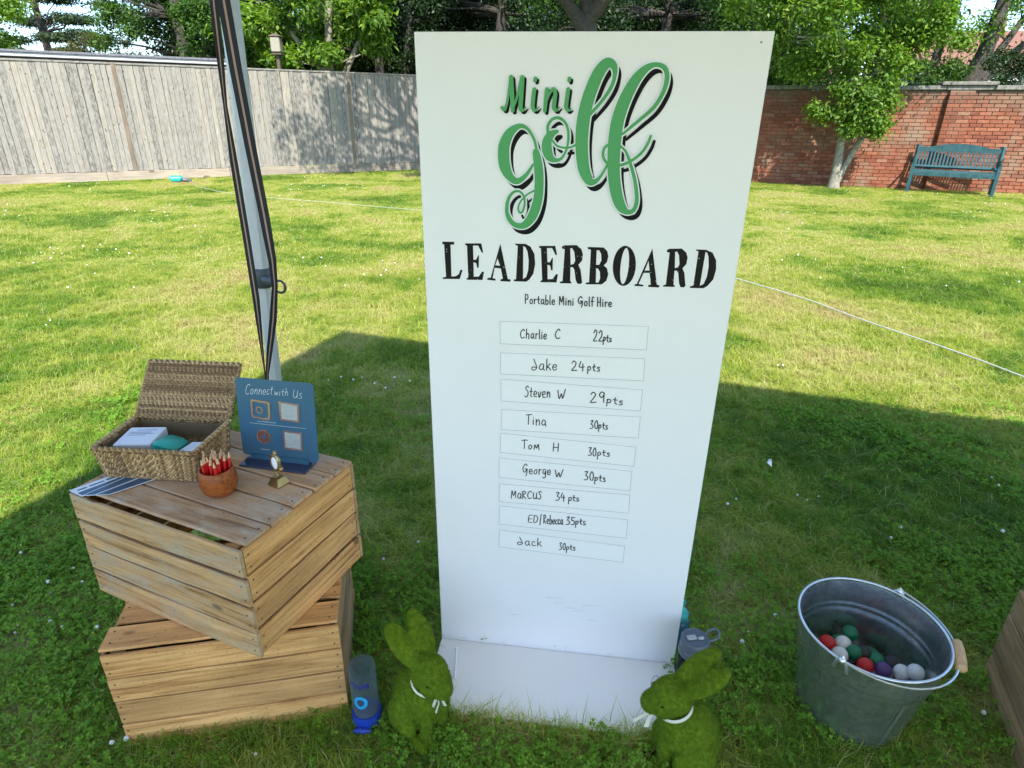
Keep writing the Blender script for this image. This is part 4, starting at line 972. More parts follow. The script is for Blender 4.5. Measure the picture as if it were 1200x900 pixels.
# LEADERBOARD
A3, A4 = (505, 270, 6.857), (670, 275, 6.667)
Ep = [(276, 104), (405, 104), (420, 178), (408, 178), (380, 122), (338, 122), (342, 235), (362, 236), (380, 200), (386, 200), (384, 300), (372, 300), (364, 262), (342, 256), (344, 372), (385, 370), (412, 330), (426, 334), (415, 398), (286, 396), (288, 384), (300, 380), (290, 124), (276, 118)]
Rp = [(742, 122), (760, 110), (860, 108), (895, 140), (905, 180), (895, 230), (865, 262), (880, 300), (888, 400), (875, 412), (850, 410), (838, 380), (832, 300), (820, 280), (802, 282), (795, 390), (805, 398), (802, 408), (712, 406), (716, 394), (735, 390), (765, 140), (745, 136)]
Rh = [(808, 135), (805, 262), (830, 255), (842, 230), (838, 160), (822, 130)]
def off(P_, dx, dy, shx=0, y0=0): return [(x + dx + (y - y0) * shx, y + dy) for x, y in P_]
def el(cx, cy, rx, ry, sh, n=28): return [(cx + rx * math.cos(a_) + (-ry * math.sin(a_)) * sh, cy + ry * math.sin(a_)) for a_ in np.linspace(0, 2 * PI, n, endpoint=False)]
glyphs = [(A3, [(92, 90), (188, 92), (186, 114), (158, 114), (165, 370), (200, 368), (225, 350), (238, 315), (254, 320), (232, 390), (96, 390), (98, 376), (122, 374), (106, 112), (92, 110)], []),
          (A3, Ep, []),
          (A3, [(558, 106), (618, 390), (640, 394), (638, 412), (558, 408), (560, 392), (578, 388), (562, 306), (512, 300), (496, 384), (520, 388), (518, 404), (450, 396), (456, 382), (480, 380)], [[(536, 226), (556, 284), (516, 280)]]),
          (A3, [(674, 106), (760, 108), (800, 130), (832, 190), (838, 270), (822, 350), (790, 395), (765, 412), (666, 408), (668, 394), (684, 392), (698, 124), (680, 116)], [[(742, 125), (740, 390), (765, 375), (782, 320), (786, 240), (776, 170), (760, 135)]]),
          (A3, off(Ep, 594, 20), []),
          (A4, off(Rp, -806, -27, .05, 408), [off(Rh, -806, -27, .05, 408)]),
          (A4, [(122, 98), (140, 96), (250, 100), (278, 130), (286, 170), (275, 215), (250, 240), (275, 262), (286, 310), (270, 360), (235, 388), (108, 388), (112, 374), (135, 372), (150, 118), (128, 112)], [[(195, 122), (190, 235), (215, 235), (232, 200), (230, 150), (215, 122)], [(190, 262), (188, 375), (210, 372), (222, 340), (220, 290), (205, 265)]]),
          (A4, el(411, 243, 90, 157, .05), [el(413, 245, 32, 141, .10)]),
          (A4, [(630, 108), (665, 390), (685, 396), (682, 412), (597, 408), (598, 394), (618, 390), (608, 298), (562, 298), (522, 385), (560, 392), (558, 404), (490, 400), (490, 388), (508, 385)], [[(600, 205), (608, 280), (570, 280)]]),
          (A4, Rp, [Rh]),
          (A4, [(970, 115), (1050, 118), (1100, 140), (1128, 200), (1128, 270), (1105, 350), (1060, 400), (1030, 418), (922, 416), (926, 402), (950, 398), (990, 130), (972, 124)], [[(1045, 135), (1000, 400), (1030, 385), (1055, 330), (1070, 250), (1068, 170), (1058, 140)]])]
def filled(name, polys, mat, parent, y, f, z_rot=True):    # polys: list of rings, even-odd filled
    cu = bpy.data.curves.new(name, 'CURVE'); cu.dimensions = '2D'; cu.fill_mode = 'FRONT'
    for ring_ in polys:
        s_ = cu.splines.new('POLY'); s_.points.add(len(ring_) - 1); s_.use_cyclic_u = True
        for i, (x, z) in enumerate(ring_): s_.points[i].co = (x, z, 0, 1)
    o = bpy.data.objects.new(name, cu); COL.objects.link(o)
    me = bpy.data.meshes.new_from_object(o.evaluated_get(bpy.context.evaluated_depsgraph_get()))
    bpy.data.objects.remove(o); me.materials.clear(); me.materials.append(mat)
    co = np.empty(len(me.vertices) * 3, np.float32); me.vertices.foreach_get('co', co); co = co.reshape(-1, 3)
    co = np.stack([co[:, 0], np.full(len(co), y), co[:, 1]], 1).astype(np.float32); me.vertices.foreach_set('co', co.ravel()); me.update()
    return link(name, me, parent)
for (ox, oy, sc), o_, hs in glyphs:
    filled('heading_letter', [[uv(ox + x / sc, oy + y / sc) for x, y in ring_] for ring_ in [o_] + hs], M_lead, lb, -.0005, None)

# stroke font: x 0..w, y 0 baseline .. 1 capital height
FONT = {
 'C': (.7, [[(.65, .82), (.45, 1), (.15, .75), (.08, .35), (.3, .02), (.65, .12)]]), 'h': (.6, [[(.1, 1), (.1, 0)], [(.1, .35), (.3, .55), (.45, .4), (.48, 0)]]),
 'a': (.55, [[(.45, .5), (.2, .52), (.06, .25), (.2, 0), (.42, .2), (.45, .5), (.45, .15), (.55, 0)]]), 'r': (.4, [[(.1, .52), (.1, 0)], [(.1, .3), (.2, .48), (.38, .5)]]),
 'l': (.22, [[(.1, 1), (.1, .1), (.18, 0)]]), 'i': (.22, [[(.1, .5), (.1, 0)], [(.1, .74), (.12, .70)]]), 'e': (.5, [[(.08, .26), (.42, .30), (.34, .52), (.12, .45), (.06, .2), (.22, 0), (.46, .08)]]),
 'J': (.6, [[(.22, 1), (.5, .35), (.45, .05), (.2, 0), (.05, .15), (.15, .3), (.5, .2)]]), 'k': (.5, [[(.1, 1), (.1, 0)], [(.42, .55), (.12, .25), (.28, .22), (.48, 0)]]), 'S': (.55, [[(.5, .88), (.3, 1), (.12, .8), (.4, .45), (.42, .15), (.2, 0), (.03, .1)]]),
 't': (.4, [[(.2, .85), (.18, .15), (.35, .02)], [(.02, .52), (.38, .55)]]), 'v': (.45, [[(.05, .5), (.2, 0), (.42, .5)]]), 'n': (.55, [[(.1, .52), (.1, 0)], [(.1, .3), (.3, .52), (.44, .4), (.47, 0)]]),
 'W': (.85, [[(.05, .95), (.22, 0), (.42, .6), (.55, .02), (.82, 1)]]), 'T': (.6, [[(.0, .88), (.25, 1), (.62, .98)], [(.3, .98), (.28, 0)]]), 'o': (.5, [[(.25, .52), (.06, .3), (.15, .02), (.38, .08), (.42, .4), (.25, .52)]]),
 'm': (.75, [[(.08, .02), (.14, .55), (.32, .15), (.5, .55), (.62, 0)]]), 'H': (.6, [[(.12, 1), (.08, 0)], [(.5, 1), (.48, 0)], [(.1, .42), (.5, .5)]]), 'G': (.75, [[(.6, .85), (.4, 1), (.1, .7), (.1, .35), (.35, .2), (.62, .5), (.6, .1), (.5, -.15)], [(.35, .5), (.66, .52)]]),
 'g': (.5, [[(.42, .5), (.15, .5), (.08, .2), (.3, .1), (.42, .45), (.42, -.2), (.25, -.35), (.05, -.25)]]), 'M': (.8, [[(.08, 0), (.12, .95), (.38, .3), (.62, .98), (.7, 0)]]), 'A': (.55, [[(.48, .6), (.2, .62), (.06, .3), (.2, 0), (.45, .2), (.48, .6), (.5, 0)]]),
 'R': (.6, [[(.1, .9), (.1, 0)], [(.0, .85), (.35, .95), (.48, .7), (.12, .45), (.55, 0)]]), 'U': (.6, [[(.1, .8), (.1, .2), (.3, 0), (.5, .25), (.52, .8), (.52, .15), (.6, 0)]]), 'u': (.5, [[(.08, .5), (.1, .1), (.3, .02), (.44, .5), (.46, 0)]]),
 's': (.4, [[(.34, .48), (.15, .5), (.1, .34), (.32, .2), (.3, .03), (.05, .0)]]), 'E': (.5, [[(.48, .95), (.1, .92), (.08, .03), (.48, 0)], [(.1, .5), (.4, .52)]]), 'D': (.6, [[(.1, .95), (.1, .03), (.42, .1), (.52, .5), (.4, .88), (.05, .95)]]),
 '/': (.3, [[(.22, 1.2), (.1, -.3)]]), 'b': (.5, [[(.1, 1), (.1, .05), (.35, .02), (.44, .3), (.3, .48), (.1, .35)]]), 'c': (.42, [[(.38, .45), (.18, .52), (.06, .25), (.18, 0), (.42, .08)]]), 'p': (.5, [[(.1, .52), (.06, -.4)], [(.1, .42), (.3, .55), (.44, .35), (.3, .1), (.1, .12)]]),
 '2': (.6, [[(.08, .78), (.25, 1), (.45, .82), (.35, .45), (.05, .03), (.55, .06)]]), '4': (.6, [[(.22, .98), (.08, .4), (.55, .42)], [(.42, .7), (.42, -.05)]]), '9': (.55, [[(.45, .9), (.2, 1), (.08, .72), (.25, .5), (.45, .75), (.46, .9), (.44, 0)]]), '3': (.55, [[(.1, .95), (.45, .98), (.22, .58), (.48, .4), (.42, .08), (.05, .03)]]),
 '0': (.6, [[(.3, 1), (.08, .6), (.15, .08), (.42, .05), (.52, .5), (.42, .92), (.3, 1)]]), '5': (.55, [[(.5, .97), (.15, .95), (.1, .55), (.4, .5), (.46, .2), (.3, 0), (.05, .08)]]),
 'P': (.6, [[(.1, 1), (.1, 0)], [(.1, 1), (.4, .97), (.48, .7), (.35, .48), (.1, .45)]]), 'f': (.4, [[(.42, .95), (.25, 1), (.17, .75), (.17, 0)], [(.02, .52), (.36, .54)]]), 'w': (.65, [[(.05, .5), (.18, 0), (.32, .4), (.45, 0), (.6, .5)]]), ' ': (.4, []),
 'V': (.6, [[(.05, 1), (.3, 0), (.55, 1)]]), ')': (.5, [[(.1, 1), (.42, .8), (.45, .3), (.1, 0)]])}
def text(ink, s, x0, x1, y0, y1, hpx, wpx, f=uv, k=1.0, seed=0, slant=0.0, jit=.04):
    g = random.Random(seed + len(s) + int(x0)); tot = sum(FONT[c][0] + .12 for c in s) - .12; x = 0.0
    for ch in s:
        w, strokes = FONT[ch]
        for st_ in strokes:
            pts = []
            for (a_, b_) in st_:
                a2 = (x + a_ + g.uniform(-jit, jit) * .5) / tot; px = x0 + (x1 - x0) * a2 + slant * b_ * hpx; py = y0 + (y1 - y0) * a2 - (b_ + g.uniform(-jit, jit)) * hpx
                u, v = f(px, py); pts.append((u, v, wpx * pxw * k))
            ink.stroke(pts, 5)
        x += w + .12
k = Ink(-.0004)
for s_, a_, b_ in (('Portable', 138, 465), ('Mini', 508, 668), ('Golf', 712, 885), ('Hire', 918, 1080)):
    yy = lambda q: 335 + (190 + (q - 138) * .038) / 9.23
    text(k, s_, 600 + a_ / 9.23, 600 + b_ / 9.23, yy(a_), yy(b_), 10.6, 1.4, jit=.01)
k.build('tagline_lettering', M_ink, lb)

# name cards stuck on the board
CA, CB = (560, 360, 5.4545), (560, 500, 5.295)
cards = [(CA, [(140, 88), (1092, 122), (1080, 272), (142, 232)]), (CA, [(143, 290), (1070, 328), (1060, 470), (145, 425)]), (CA, [(147, 458), (1055, 528), (1040, 662), (147, 597)]), (CA, [(152, 652), (1040, 700), (1028, 835), (150, 780)]),
         (CB, [(140, 38), (983, 125), (968, 245), (138, 157)]), (CB, [(132, 192), (957, 275), (945, 397), (130, 312)]), (CB, [(133, 352), (945, 422), (938, 535), (130, 462)]), (CB, [(133, 488), (932, 577), (922, 690), (132, 602)]), (CB, [(133, 638), (912, 740), (903, 840), (130, 742)])]
words = [[('Charlie', 609.3, 640.8, 396.2, 397, 11), ('C', 650, 656.5, 397, 397, 12), ('22', 695, 706.5, 399.3, 400, 13), ('pts', 706.5, 716.5, 399.6, 400.5, 9)],
         [('Jake', 622.5, 653, 433.2, 433.2, 12.5), ('24', 669.4, 684.8, 433.8, 434, 11), ('pts', 688, 703, 434, 434.5, 9)],
         [('Steven', 615, 645, 464.5, 465.5, 12.5), ('W', 653, 662.6, 467, 467, 11), ('29', 691, 709, 471, 471, 12), ('pts', 710, 730, 472, 474, 9)],
         [('Tina', 616.3, 640, 497, 498.5, 12), ('30', 691, 701, 501.8, 502, 9.5), ('pts', 701, 712.3, 502, 502.5, 8.5)],
         [('Tom', 611.4, 633, 525.5, 526.5, 10.5), ('H', 647, 655.5, 528, 528.5, 9.5), ('30', 689, 699, 533.6, 534, 9.5), ('pts', 699.5, 714.5, 533.8, 534.5, 8.5)],
         [('George', 612, 645.5, 555, 556, 11.5), ('W', 650, 660, 558.5, 558.5, 9), ('30', 684, 696, 562, 562.5, 10), ('pts', 696.5, 709.6, 563, 563.5, 8)],
         [('MARCUS', 598.8, 634.7, 583, 584.5, 9), ('34', 651, 662, 586, 586.3, 9.5), ('pts', 665.8, 678.5, 586.5, 587, 8)],
         [('ED/', 619, 634.7, 611.5, 612, 8.5), ('Rebecca', 636.7, 659.6, 612.8, 614, 10.5), ('35', 663, 673.7, 614, 614.5, 9), ('pts', 674, 686.3, 614, 614.5, 8)],
         [('Jack', 606, 635, 637.5, 639.5, 9), ('30', 654.8, 663, 643.5, 644, 8), ('pts', 663.3, 674, 644, 644.5, 7.5)]]
order = ['topmost', 'second from the top', 'third from the top', 'fourth from the top', 'fifth from the top', 'sixth from the top', 'third from the bottom', 'second from the bottom', 'lowest']
names = ['Charlie C 22pts', 'Jake 24pts', 'Steven W 29pts', 'Tina 30pts', 'Tom H 30pts', 'George W 30pts', 'MARCUS 34 pts', 'ED/Rebecca 35pts', 'Jack 30pts']
for i, ((ox, oy, sc), q4) in enumerate(cards):
    c4 = [uv(ox + x / sc, oy + y / sc) for x, y in q4]; cx = sum(p[0] for p in c4) / 4; cz = sum(p[1] for p in c4) / 4
    t = thing('name_card', 'white card with %s, %s of the nine on the board' % (names[i], order[i]), 'name card', LBM @ Vector((cx, 0, cz)), BANG, 'name cards on the leaderboard')
    b = MB(); T_ = .0014; f0 = [Vector((p[0] - cx, -.0004 - T_, p[1] - cz)) for p in c4]; f1 = [p + Vector((0, T_, 0)) for p in f0]
    b.mi = 0; b.add(f0, [(3, 2, 1, 0)]); b.mi = 1; b.add(f0 + f1, [(j, (j + 1) % 4, (j + 1) % 4 + 4, j + 4) for j in range(4)])
    b.build('card', [M_card, M_cardwhite], t)
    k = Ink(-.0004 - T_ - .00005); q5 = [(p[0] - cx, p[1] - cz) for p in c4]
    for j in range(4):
        a_, d_ = Vector(q5[j]) * .995, Vector(q5[(j + 1) % 4]) * .995; w_ = (.0005, .0008, .0009, .0007)[j]  # card outline, widest below to draw in the shadow along the lower edge
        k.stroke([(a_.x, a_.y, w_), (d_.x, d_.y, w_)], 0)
    k.build('border_shade_line', M_cardline, t)
    k = Ink(-.0004 - T_ - .0001)
    for s_, a_, b_, y0, y1, h in words[i]:
        text(k, s_, a_, b_, y0, y1, h, 1.42, f=lambda x, y: (uv(x, y)[0] - cx, uv(x, y)[1] - cz), seed=i * 9, slant=.04)
    k.build('handwriting', M_ink, t)['kind'] = 'stuff'
k = Ink(-.0004); g_ = random.Random(3)
for x, y in ((650, 706), (664, 712), (672, 716), (690, 726), (600, 720), (640, 700), (683, 709)):
    k.stroke([(*uv(x, y), .0016), (*uv(x + g_.uniform(8, 20), y + g_.uniform(-1, 3)), .0006)], 0)
k.build('scuff_marks', plain('scuff', (.55, .56, .56), .6), lb)
k = Ink(-.0004); k.disc(*uv(892, 49.5), .002, .002); k.build('screw_dot', M_cardedge, lb)

# pegs on the foot
pz = .0145
t = thing('tent_peg', 'white plastic peg strip on the left of the board foot', 'peg', onz(533, 796, pz))
b = MB(); e_ = onz(535, 764, pz) - onz(533, 796, pz); b.tube([(0, 0, .003), e_ * .5 + Vector((0, 0, .010)), e_ + Vector((0, 0, .016))], [.006, .006, .007], 4, sq=.5); b.build('shaft', M_card, t)
b = MB(); b.box(e_ + Vector((0, 0, .017)), (.015, .008, .006), bev=.002); b.build('hook', M_card, t)
t = thing('tent_peg', 'thin wire peg loop on the right of the board foot by the rabbit', 'peg', onz(768, 800, pz))
b = MB(); b.tube([(-.011, 0, -.004), (-.011, 0, .012), (-.006, .003, .022), (.002, .004, .023), (.010, .002, .014), (.010, 0, 0)], .0017, 6); b.build('loop', M_steel, t, True)

# ------------------------------------------------------------------ things on the crate
def weave_mat():
    m, nt, N, L, P = nmat('seagrass')
    ge = N.new('ShaderNodeNewGeometry'); r = ramp(N, [(0, (.18, .10, .042)), (.35, (.33, .20, .09)), (.7, (.49, .32, .155)), (1, (.68, .49, .27))]); L.new(ge.outputs['Random Per Island'], r.inputs[0])
    mp = coords(N, L); n = noise(N, L, mp, 120, 4, .7); r2 = ramp(N, [(.3, (.5, .5, .5)), (.7, (1.4, 1.35, 1.25))]); L.new(n.outputs[0], r2.inputs[0])
    L.new(mixc(N, L, 1, r.outputs[0], r2.outputs[0], 'MULTIPLY'), P.inputs['Base Color']); P.inputs['Roughness'].default_value = .7; bump(N, L, n.outputs[0], P, .6, .001); return m
M_weave = weave_mat()
bq = [onz(*q, TZ + .088) for q in ((112, 524), (237, 532), (263, 492), (153, 489))]
bc = sum(bq, Vector()) / 4; bang = math.atan2((bq[1] - bq[0]).y, (bq[1] - bq[0]).x) * .8
BX, BY, BZ = .262, .178, .088
bas = thing('seagrass_basket', 'open woven seagrass basket at the back left of the top crate', 'basket', (bc.x, bc.y, TZ), bang)
def twist(b, a, c, r_, pitch, ply=2, n=5, jit=.0004, seed=0):
    a, c = Vector(a), Vector(c); L_ = (c - a).length; d = (c - a) / L_; u = d.orthogonal().normalized(); v = d.cross(u); m_ = max(4, int(L_ / pitch * 5)); ph0 = random.uniform(0, 6)
    for p in range(ply):
        pts = []
        for i in range(m_ + 1):
            t_ = i / m_; an = ph0 + p * 2 * PI / ply + t_ * L_ / pitch * 2 * PI
            pts.append(a.lerp(c, t_) + (u * math.cos(an) + v * math.sin(an)) * r_ * .55 + Vector((random.uniform(-jit, jit), random.uniform(-jit, jit), random.uniform(-jit, jit))))
        b.tube(pts, [r_ * .62 * random.uniform(.85, 1.12) for _ in pts], n, cap=False)
b = MB(); ins = .012       # tapered body: strands upright
def ringpt(s_, z):          # s_ in 0..1 round the outline, tapering downwards
    k_ = 1 - .10 * (1 - z / BZ); hx, hy = BX / 2 * k_, BY / 2 * k_; per = 2 * (BX + BY); d = s_ * per
    if d < BX: return Vector((-hx + d / BX * 2 * hx, -hy, z))
    d -= BX
    if d < BY: return Vector((hx, -hy + d / BY * 2 * hy, z))
    d -= BY
    if d < BX: return Vector((hx - d / BX * 2 * hx, hy, z))
    d -= BX; return Vector((-hx, hy - d / BY * 2 * hy, z))
ns_ = int(2 * (BX + BY) / .0068)
for i in range(ns_): twist(b, ringpt(i / ns_, .004), ringpt(i / ns_, BZ - .006), .0042, .017)
o = b.build('woven_wall', M_weave, bas, 'all', fix=False); o['kind'] = 'stuff'
b = MB(); b.box((0, 0, .005), (BX * .88, BY * .88, .006)); 
for sx in (-1, 1): b.box((sx * (BX / 2 * .95 - .003), 0, BZ / 2 - .002), (.003, BY * .92, BZ - .012)); b.box((0, sx * (BY / 2 * .95 - .003), BZ / 2 - .002), (BX * .92, .003, BZ - .012))
b.build('lining', plain('basket_lining', (.15, .10, .05), .9), bas)
b = MB()
for z, r_ in ((BZ, .0062), (.006, .0045)):
    for j in range(4):
        c4 = [0, BX / (2 * (BX + BY)), .5, .5 + BX / (2 * (BX + BY)), 1]; twist(b, ringpt(c4[j] % 1, z), ringpt(min(c4[j + 1], .99999), z), r_, .016)
b.build('rim', M_weave, bas, 'all', fix=False)
LLn = .156; la = R(48)
b = MB(); nr = 22
hz, hy = BZ + .006, BY / 2
for i in range(nr):
    t_ = (i + .5) / nr * LLn; y0 = hy + math.cos(la) * t_; z0 = hz + math.sin(la) * t_
    twist(b, (-BX / 2 * .99, y0, z0), (BX / 2 * .99, y0, z0), .0047, .012)
lid = b.build('lid', M_weave, bas, 'all', fix=False)
b = MB(); nv = Vector((0, -math.sin(la), math.cos(la))) * -.004
b.add([Vector((sx * BX / 2 * .97, hy + math.cos(la) * t_, hz + math.sin(la) * t_)) + nv * s_ for s_ in (.4, 1) for sx, t_ in ((-1, .004), (1, .004), (1, LLn - .004), (-1, LLn - .004))], [(0, 1, 2, 3), (7, 6, 5, 4), (0, 4, 5, 1), (1, 5, 6, 2), (2, 6, 7, 3), (3, 7, 4, 0)])
b.build('lid_backing', plain('basket_backing', (.17, .115, .06), .9), lid)
b = MB()
lc_ = [(-BX / 2, hy, hz), (BX / 2, hy, hz), (BX / 2, hy + math.cos(la) * LLn, hz + math.sin(la) * LLn), (-BX / 2, hy + math.cos(la) * LLn, hz + math.sin(la) * LLn)]
for j in range(4): twist(b, lc_[j], lc_[(j + 1) % 4], .0055, .016)
b.build('lid_rim', M_weave, lid, 'all', fix=False)
BM = Matrix.Translation((bc.x, bc.y, TZ)) @ Matrix.Rotation(bang, 4, 'Z')
def in_basket(x, y, z): return BM @ Vector((x, y, z))
M_paper = plain('box_card', (.80, .81, .84), .5, var=.02); M_mint = plain('mint_plastic', (.03, .42, .33), .35, var=.05); M_print = plain('print_grey', (.30, .34, .42), .6)
t = thing('card_box', 'small white printed box in the left of the seagrass basket', 'box', in_basket(-.062, -.005, .010), bang + R(8))
b = MB(); b.box((0, 0, .038), (.092, .095, .068), bev=.002); b.build('carton', M_paper, t)
b = MB()
for i, (y, x0_, x1_) in enumerate(((.030, -.02, .03), (.018, -.034, .02), (.010, -.034, .03), (.002, -.034, .012))): b.box(((x0_ + x1_) / 2, y, .0725), (x1_ - x0_, .0022, .0004))
b.build('printed_lines', M_print, t)
t = thing('mint_box', 'rounded mint green plastic box tilted inside the seagrass basket', 'box', in_basket(.020, -.012, .030), bang)
b = MB(); b.box((0, 0, .03), (.062, .075, .034), rot=Matrix.Rotation(R(14), 3, 'Y') @ Matrix.Rotation(R(-12), 3, 'X'), bev=.008); b.build('case', M_mint, t, True)
t = thing('paper_pad', 'white paper pad leaning in the right corner of the seagrass basket', 'paper', in_basket(.088, -.028, .060), bang + R(-12))
b = MB(); b.box((0, 0, 0), (.06, .07, .012), rot=Matrix.Rotation(R(-10), 3, 'Y'), bev=.001); b.build('sheets', M_paper, t)
o = None
b = MB(); b.box(in_basket(.088, -.028, .033), (.05, .06, .045)); t2 = thing('card_box', 'plain white carton under the paper pad in the basket', 'box', in_basket(.088, -.028, .010), bang)
b = MB(); b.box((0, 0, .0215), (.052, .06, .041), bev=.002); b.build('carton', M_paper, t2)

# leaflets
M_navy = plain('leaflet_navy', (.045, .10, .17), .35, var=.08)
def leaflet(label, c4, z, bars):
    p = [onz(x, y, z) for x, y in c4]; c = sum(p, Vector()) / 4
    t = thing('leaflet', label, 'leaflet', c, 0, 'printed leaflets on the crate')
    b = MB(); q = [v - c for v in p]; b.add(q + [v + Vector((0, 0, .0008)) for v in q], [(3, 2, 1, 0), (4, 5, 6, 7)] + [(j, (j + 1) % 4, (j + 1) % 4 + 4, j + 4) for j in range(4)]); b.build('sheet', M_paper, t)
    b = MB()
    def P_(u, v): a_ = q[0].lerp(q[1], u); d_ = q[3].lerp(q[2], u); return a_.lerp(d_, v) + Vector((0, 0, .0011))
    for u0, u1, v0, v1 in bars: b.add([P_(u0, v0), P_(u1, v0), P_(u1, v1), P_(u0, v1)], [(0, 1, 2, 3)])
    b.build('print', M_navy, t, fix=False)
leaflet('white leaflet with navy bands sticking out left of the basket', ((81, 575), (132, 557), (150, 561), (96, 582)), TZ + .0006, [(.03, .97, .55, .95), (.1, .3, .25, .38), (.36, .7, .25, .38), (.75, .95, .22, .38)])
leaflet('navy leaflet with a thin white border below the basket front', ((96, 581), (150, 558), (182, 562), (128, 580)), TZ + .0024, [(.02, .98, .05, .42), (.02, .98, .5, .95)])

# wooden pencil pot
M_acacia = wood('acacia', (.20, .045, .010), (.40, .105, .025), (.52, .17, .045), gscale=2.2, rough=.35)
pp = onz(259, 577, TZ)
pot = thing('pencil_pot', 'round reddish wooden pot full of red pencils at the crate front', 'pot', (pp.x, pp.y, TZ))
b = MB(); b.lathe([(0, 0), (.023, 0), (.031, .003), (.040, .016), (.0440, .032), (.0425, .052), (.0385, .070), (.0365, .0715), (.035, .070), (.038, .050), (.037, .02), (.02, .010), (0, .010)], 40); o = b.build('pot_body', M_acacia, pot, 'all')
o.rotation_euler = (0, 0, 0)
M_pred = plain('pencil_red', (.62, .02, .02), .3, var=.05); M_pwood = plain('pencil_wood', (.72, .46, .27), .7, var=.15, sc=300); M_plead = plain('pencil_lead', (.06, .05, .05), .4)
def pencil_meshes():
    b = MB(); b.lathe([(.0036, 0), (.0036, .078)], 6); body = b.mesh('barrel', M_pred)
    b = MB(); b.lathe([(.0036, .0781), (.0009, .0925)], 6); tip = b.mesh('sharpened_tip', M_pwood)
    b = MB(); b.lathe([(.0009, .0926), (0, .0965)], 6); lead = b.mesh('lead', M_plead); return body, tip, lead
pm = pencil_meshes(); k_ = 0
for ring_r, cnt in ((.0, 1), (.010, 6), (.0205, 11), (.0275, 5)):
    for j in range(cnt):
        a_ = 2 * PI * j / max(cnt, 1) + ring_r * 50; x, y = ring_r * math.cos(a_), ring_r * math.sin(a_)
        t = thing('pencil', 'short sharpened red pencil bunched with others in the wooden pot', 'pencil', (pp.x + x * .92, pp.y + y * .92, TZ + .0115 + random.uniform(0, .006)), 0, 'red pencils in the wooden pot')
        t.rotation_euler = (random.uniform(-.06, .06) - y * 4.0, random.uniform(-.06, .06) + x * 4.0, random.uniform(0, 1))
        link('barrel', pm[0], t); link('sharpened_tip', pm[1], t); link('lead', pm[2], t)

# acrylic sign
M_blue = plain('acrylic_blue', (.05, .135, .215), .22, var=.05, sc=6, bmp=0); M_base = plain('acrylic_dark', (.04, .045, .09), .12, var=.05); M_rose = plain('rose_gold_mirror', (.62, .40, .34), .22, .7, var=.05); M_brz = plain('bronze_disc', (.35, .12, .06), .3, .5, var=.15); M_silver = plain('silvery_sticker', (.42, .44, .42), .4, var=.12, sc=90, bmp=0)
s0, s1 = onz(288, 533, TZ + .010), onz(371, 543, TZ + .010)
sd = (s1 - s0).normalized(); SW = (s1 - s0).length; sang = math.atan2(sd.y, sd.x)
sgn = thing('acrylic_sign', 'blue acrylic Connect with Us sign on a dark base on the crate', 'sign', Vector((s0.x, s0.y, TZ)), sang)
SM = Matrix.Translation((s0.x, s0.y, TZ)) @ Matrix.Rotation(sang, 4, 'Z') @ Matrix.Translation((0, 0, .010)) @ Matrix.Rotation(R(-5), 4, 'X'); SI = SM.inverted()
def suv(px, py):
    d = SI.to_3x3() @ Vector(ray(px, py)); o_ = SI @ Vector((0, 0, CAM_H)); t_ = -o_.y / d.y; p = o_ + d * t_; return p.x, p.z
ZS = (220, 430, 5.294)
def sz(x, y): return suv(220 + x / 5.294, 430 + y / 5.294)
holder = bpy.data.objects.new('panel', None)
def rrect(c4, r_, n=5):
    out_ = []
    for i in range(4):
        p, a_, c_ = Vector(c4[i]), Vector(c4[i - 1]), Vector(c4[(i + 1) % 4]); d0 = (a_ - p).normalized() * r_; d1 = (c_ - p).normalized() * r_
        for k in range(n + 1):
            t_ = k / n; out_.append(tuple((p + d0) * (1 - t_) ** 2 + p * 2 * t_ * (1 - t_) + (p + d1) * t_ ** 2))
    return out_
c4 = [sz(290, 64), sz(778, 106), sz(812, 594), sz(344, 541)]
poly = rrect(c4, .012)
SMl = Matrix.Translation((0, 0, .010)) @ Matrix.Rotation(R(-5), 4, 'X')
b = MB(); b.prism(poly, 0, .003); pn = b.build('panel', M_blue, sgn); pn.matrix_local = SMl
b = MB(); b.box((SW / 2 - .002, -.012, .0035), (SW * .92, .062, .005), bev=.001); b.build('base', M_base, sgn)
b = MB(); b.box((SW / 2, -.003, .0125), (SW * .8, .006, .013)); b.box((SW / 2, .009, .0125), (SW * .8, .006, .013)); b.build('clamp', M_blue, sgn)
k = Ink(-.0005, 1e-6)
for s_, a_, b_, y0, y1 in (('Connect', 355, 525, 168, 172), ('with', 535, 625, 174, 180), ('Us', 648, 710, 190, 196)):
    p0, p1 = 220 + a_ / 5.294, 220 + b_ / 5.294; text(k, s_, p0, p1, 430 + y0 / 5.294, 430 + y1 / 5.294, 11.5 if s_ != 'with' else 9, .55, f=suv, seed=2, slant=.15, k=.9)
k.stroke([(*sz(385, 345), .0006), (*sz(735, 382), .0006)], 0)
for a_, b_, y in ((432, 560, 333), (455, 520, 506)):
    k.stroke([(*sz(a_ + j * 9, y + j * .9 + (j % 2) * 4), .0007) for j in range(int((b_ - a_) / 9))], 0)
k.build('lettering', M_white, pn)
def frame(b, c4, w, y0, y1):
    cen = sum((Vector(p) for p in c4), Vector((0, 0))) / 4; inn = [tuple(Vector(p).lerp(cen, w)) for p in c4]
    for i in range(4):
        j = (i + 1) % 4; b.prism([c4[i], c4[j], inn[j], inn[i]], y0, y1)
for q4 in ([(565, 212), (690, 232), (694, 345), (575, 328)], [(592, 392), (710, 408), (714, 520), (600, 505)]):
    c_ = [sz(*p) for p in q4]; b = MB(); b.prism(c_, -.0012, -.0003); fr = b.build('tile', M_silver, pn); b = MB(); frame(b, c_, .16, -.0026, -.0013); b.build('tile_frame', M_rose, fr)
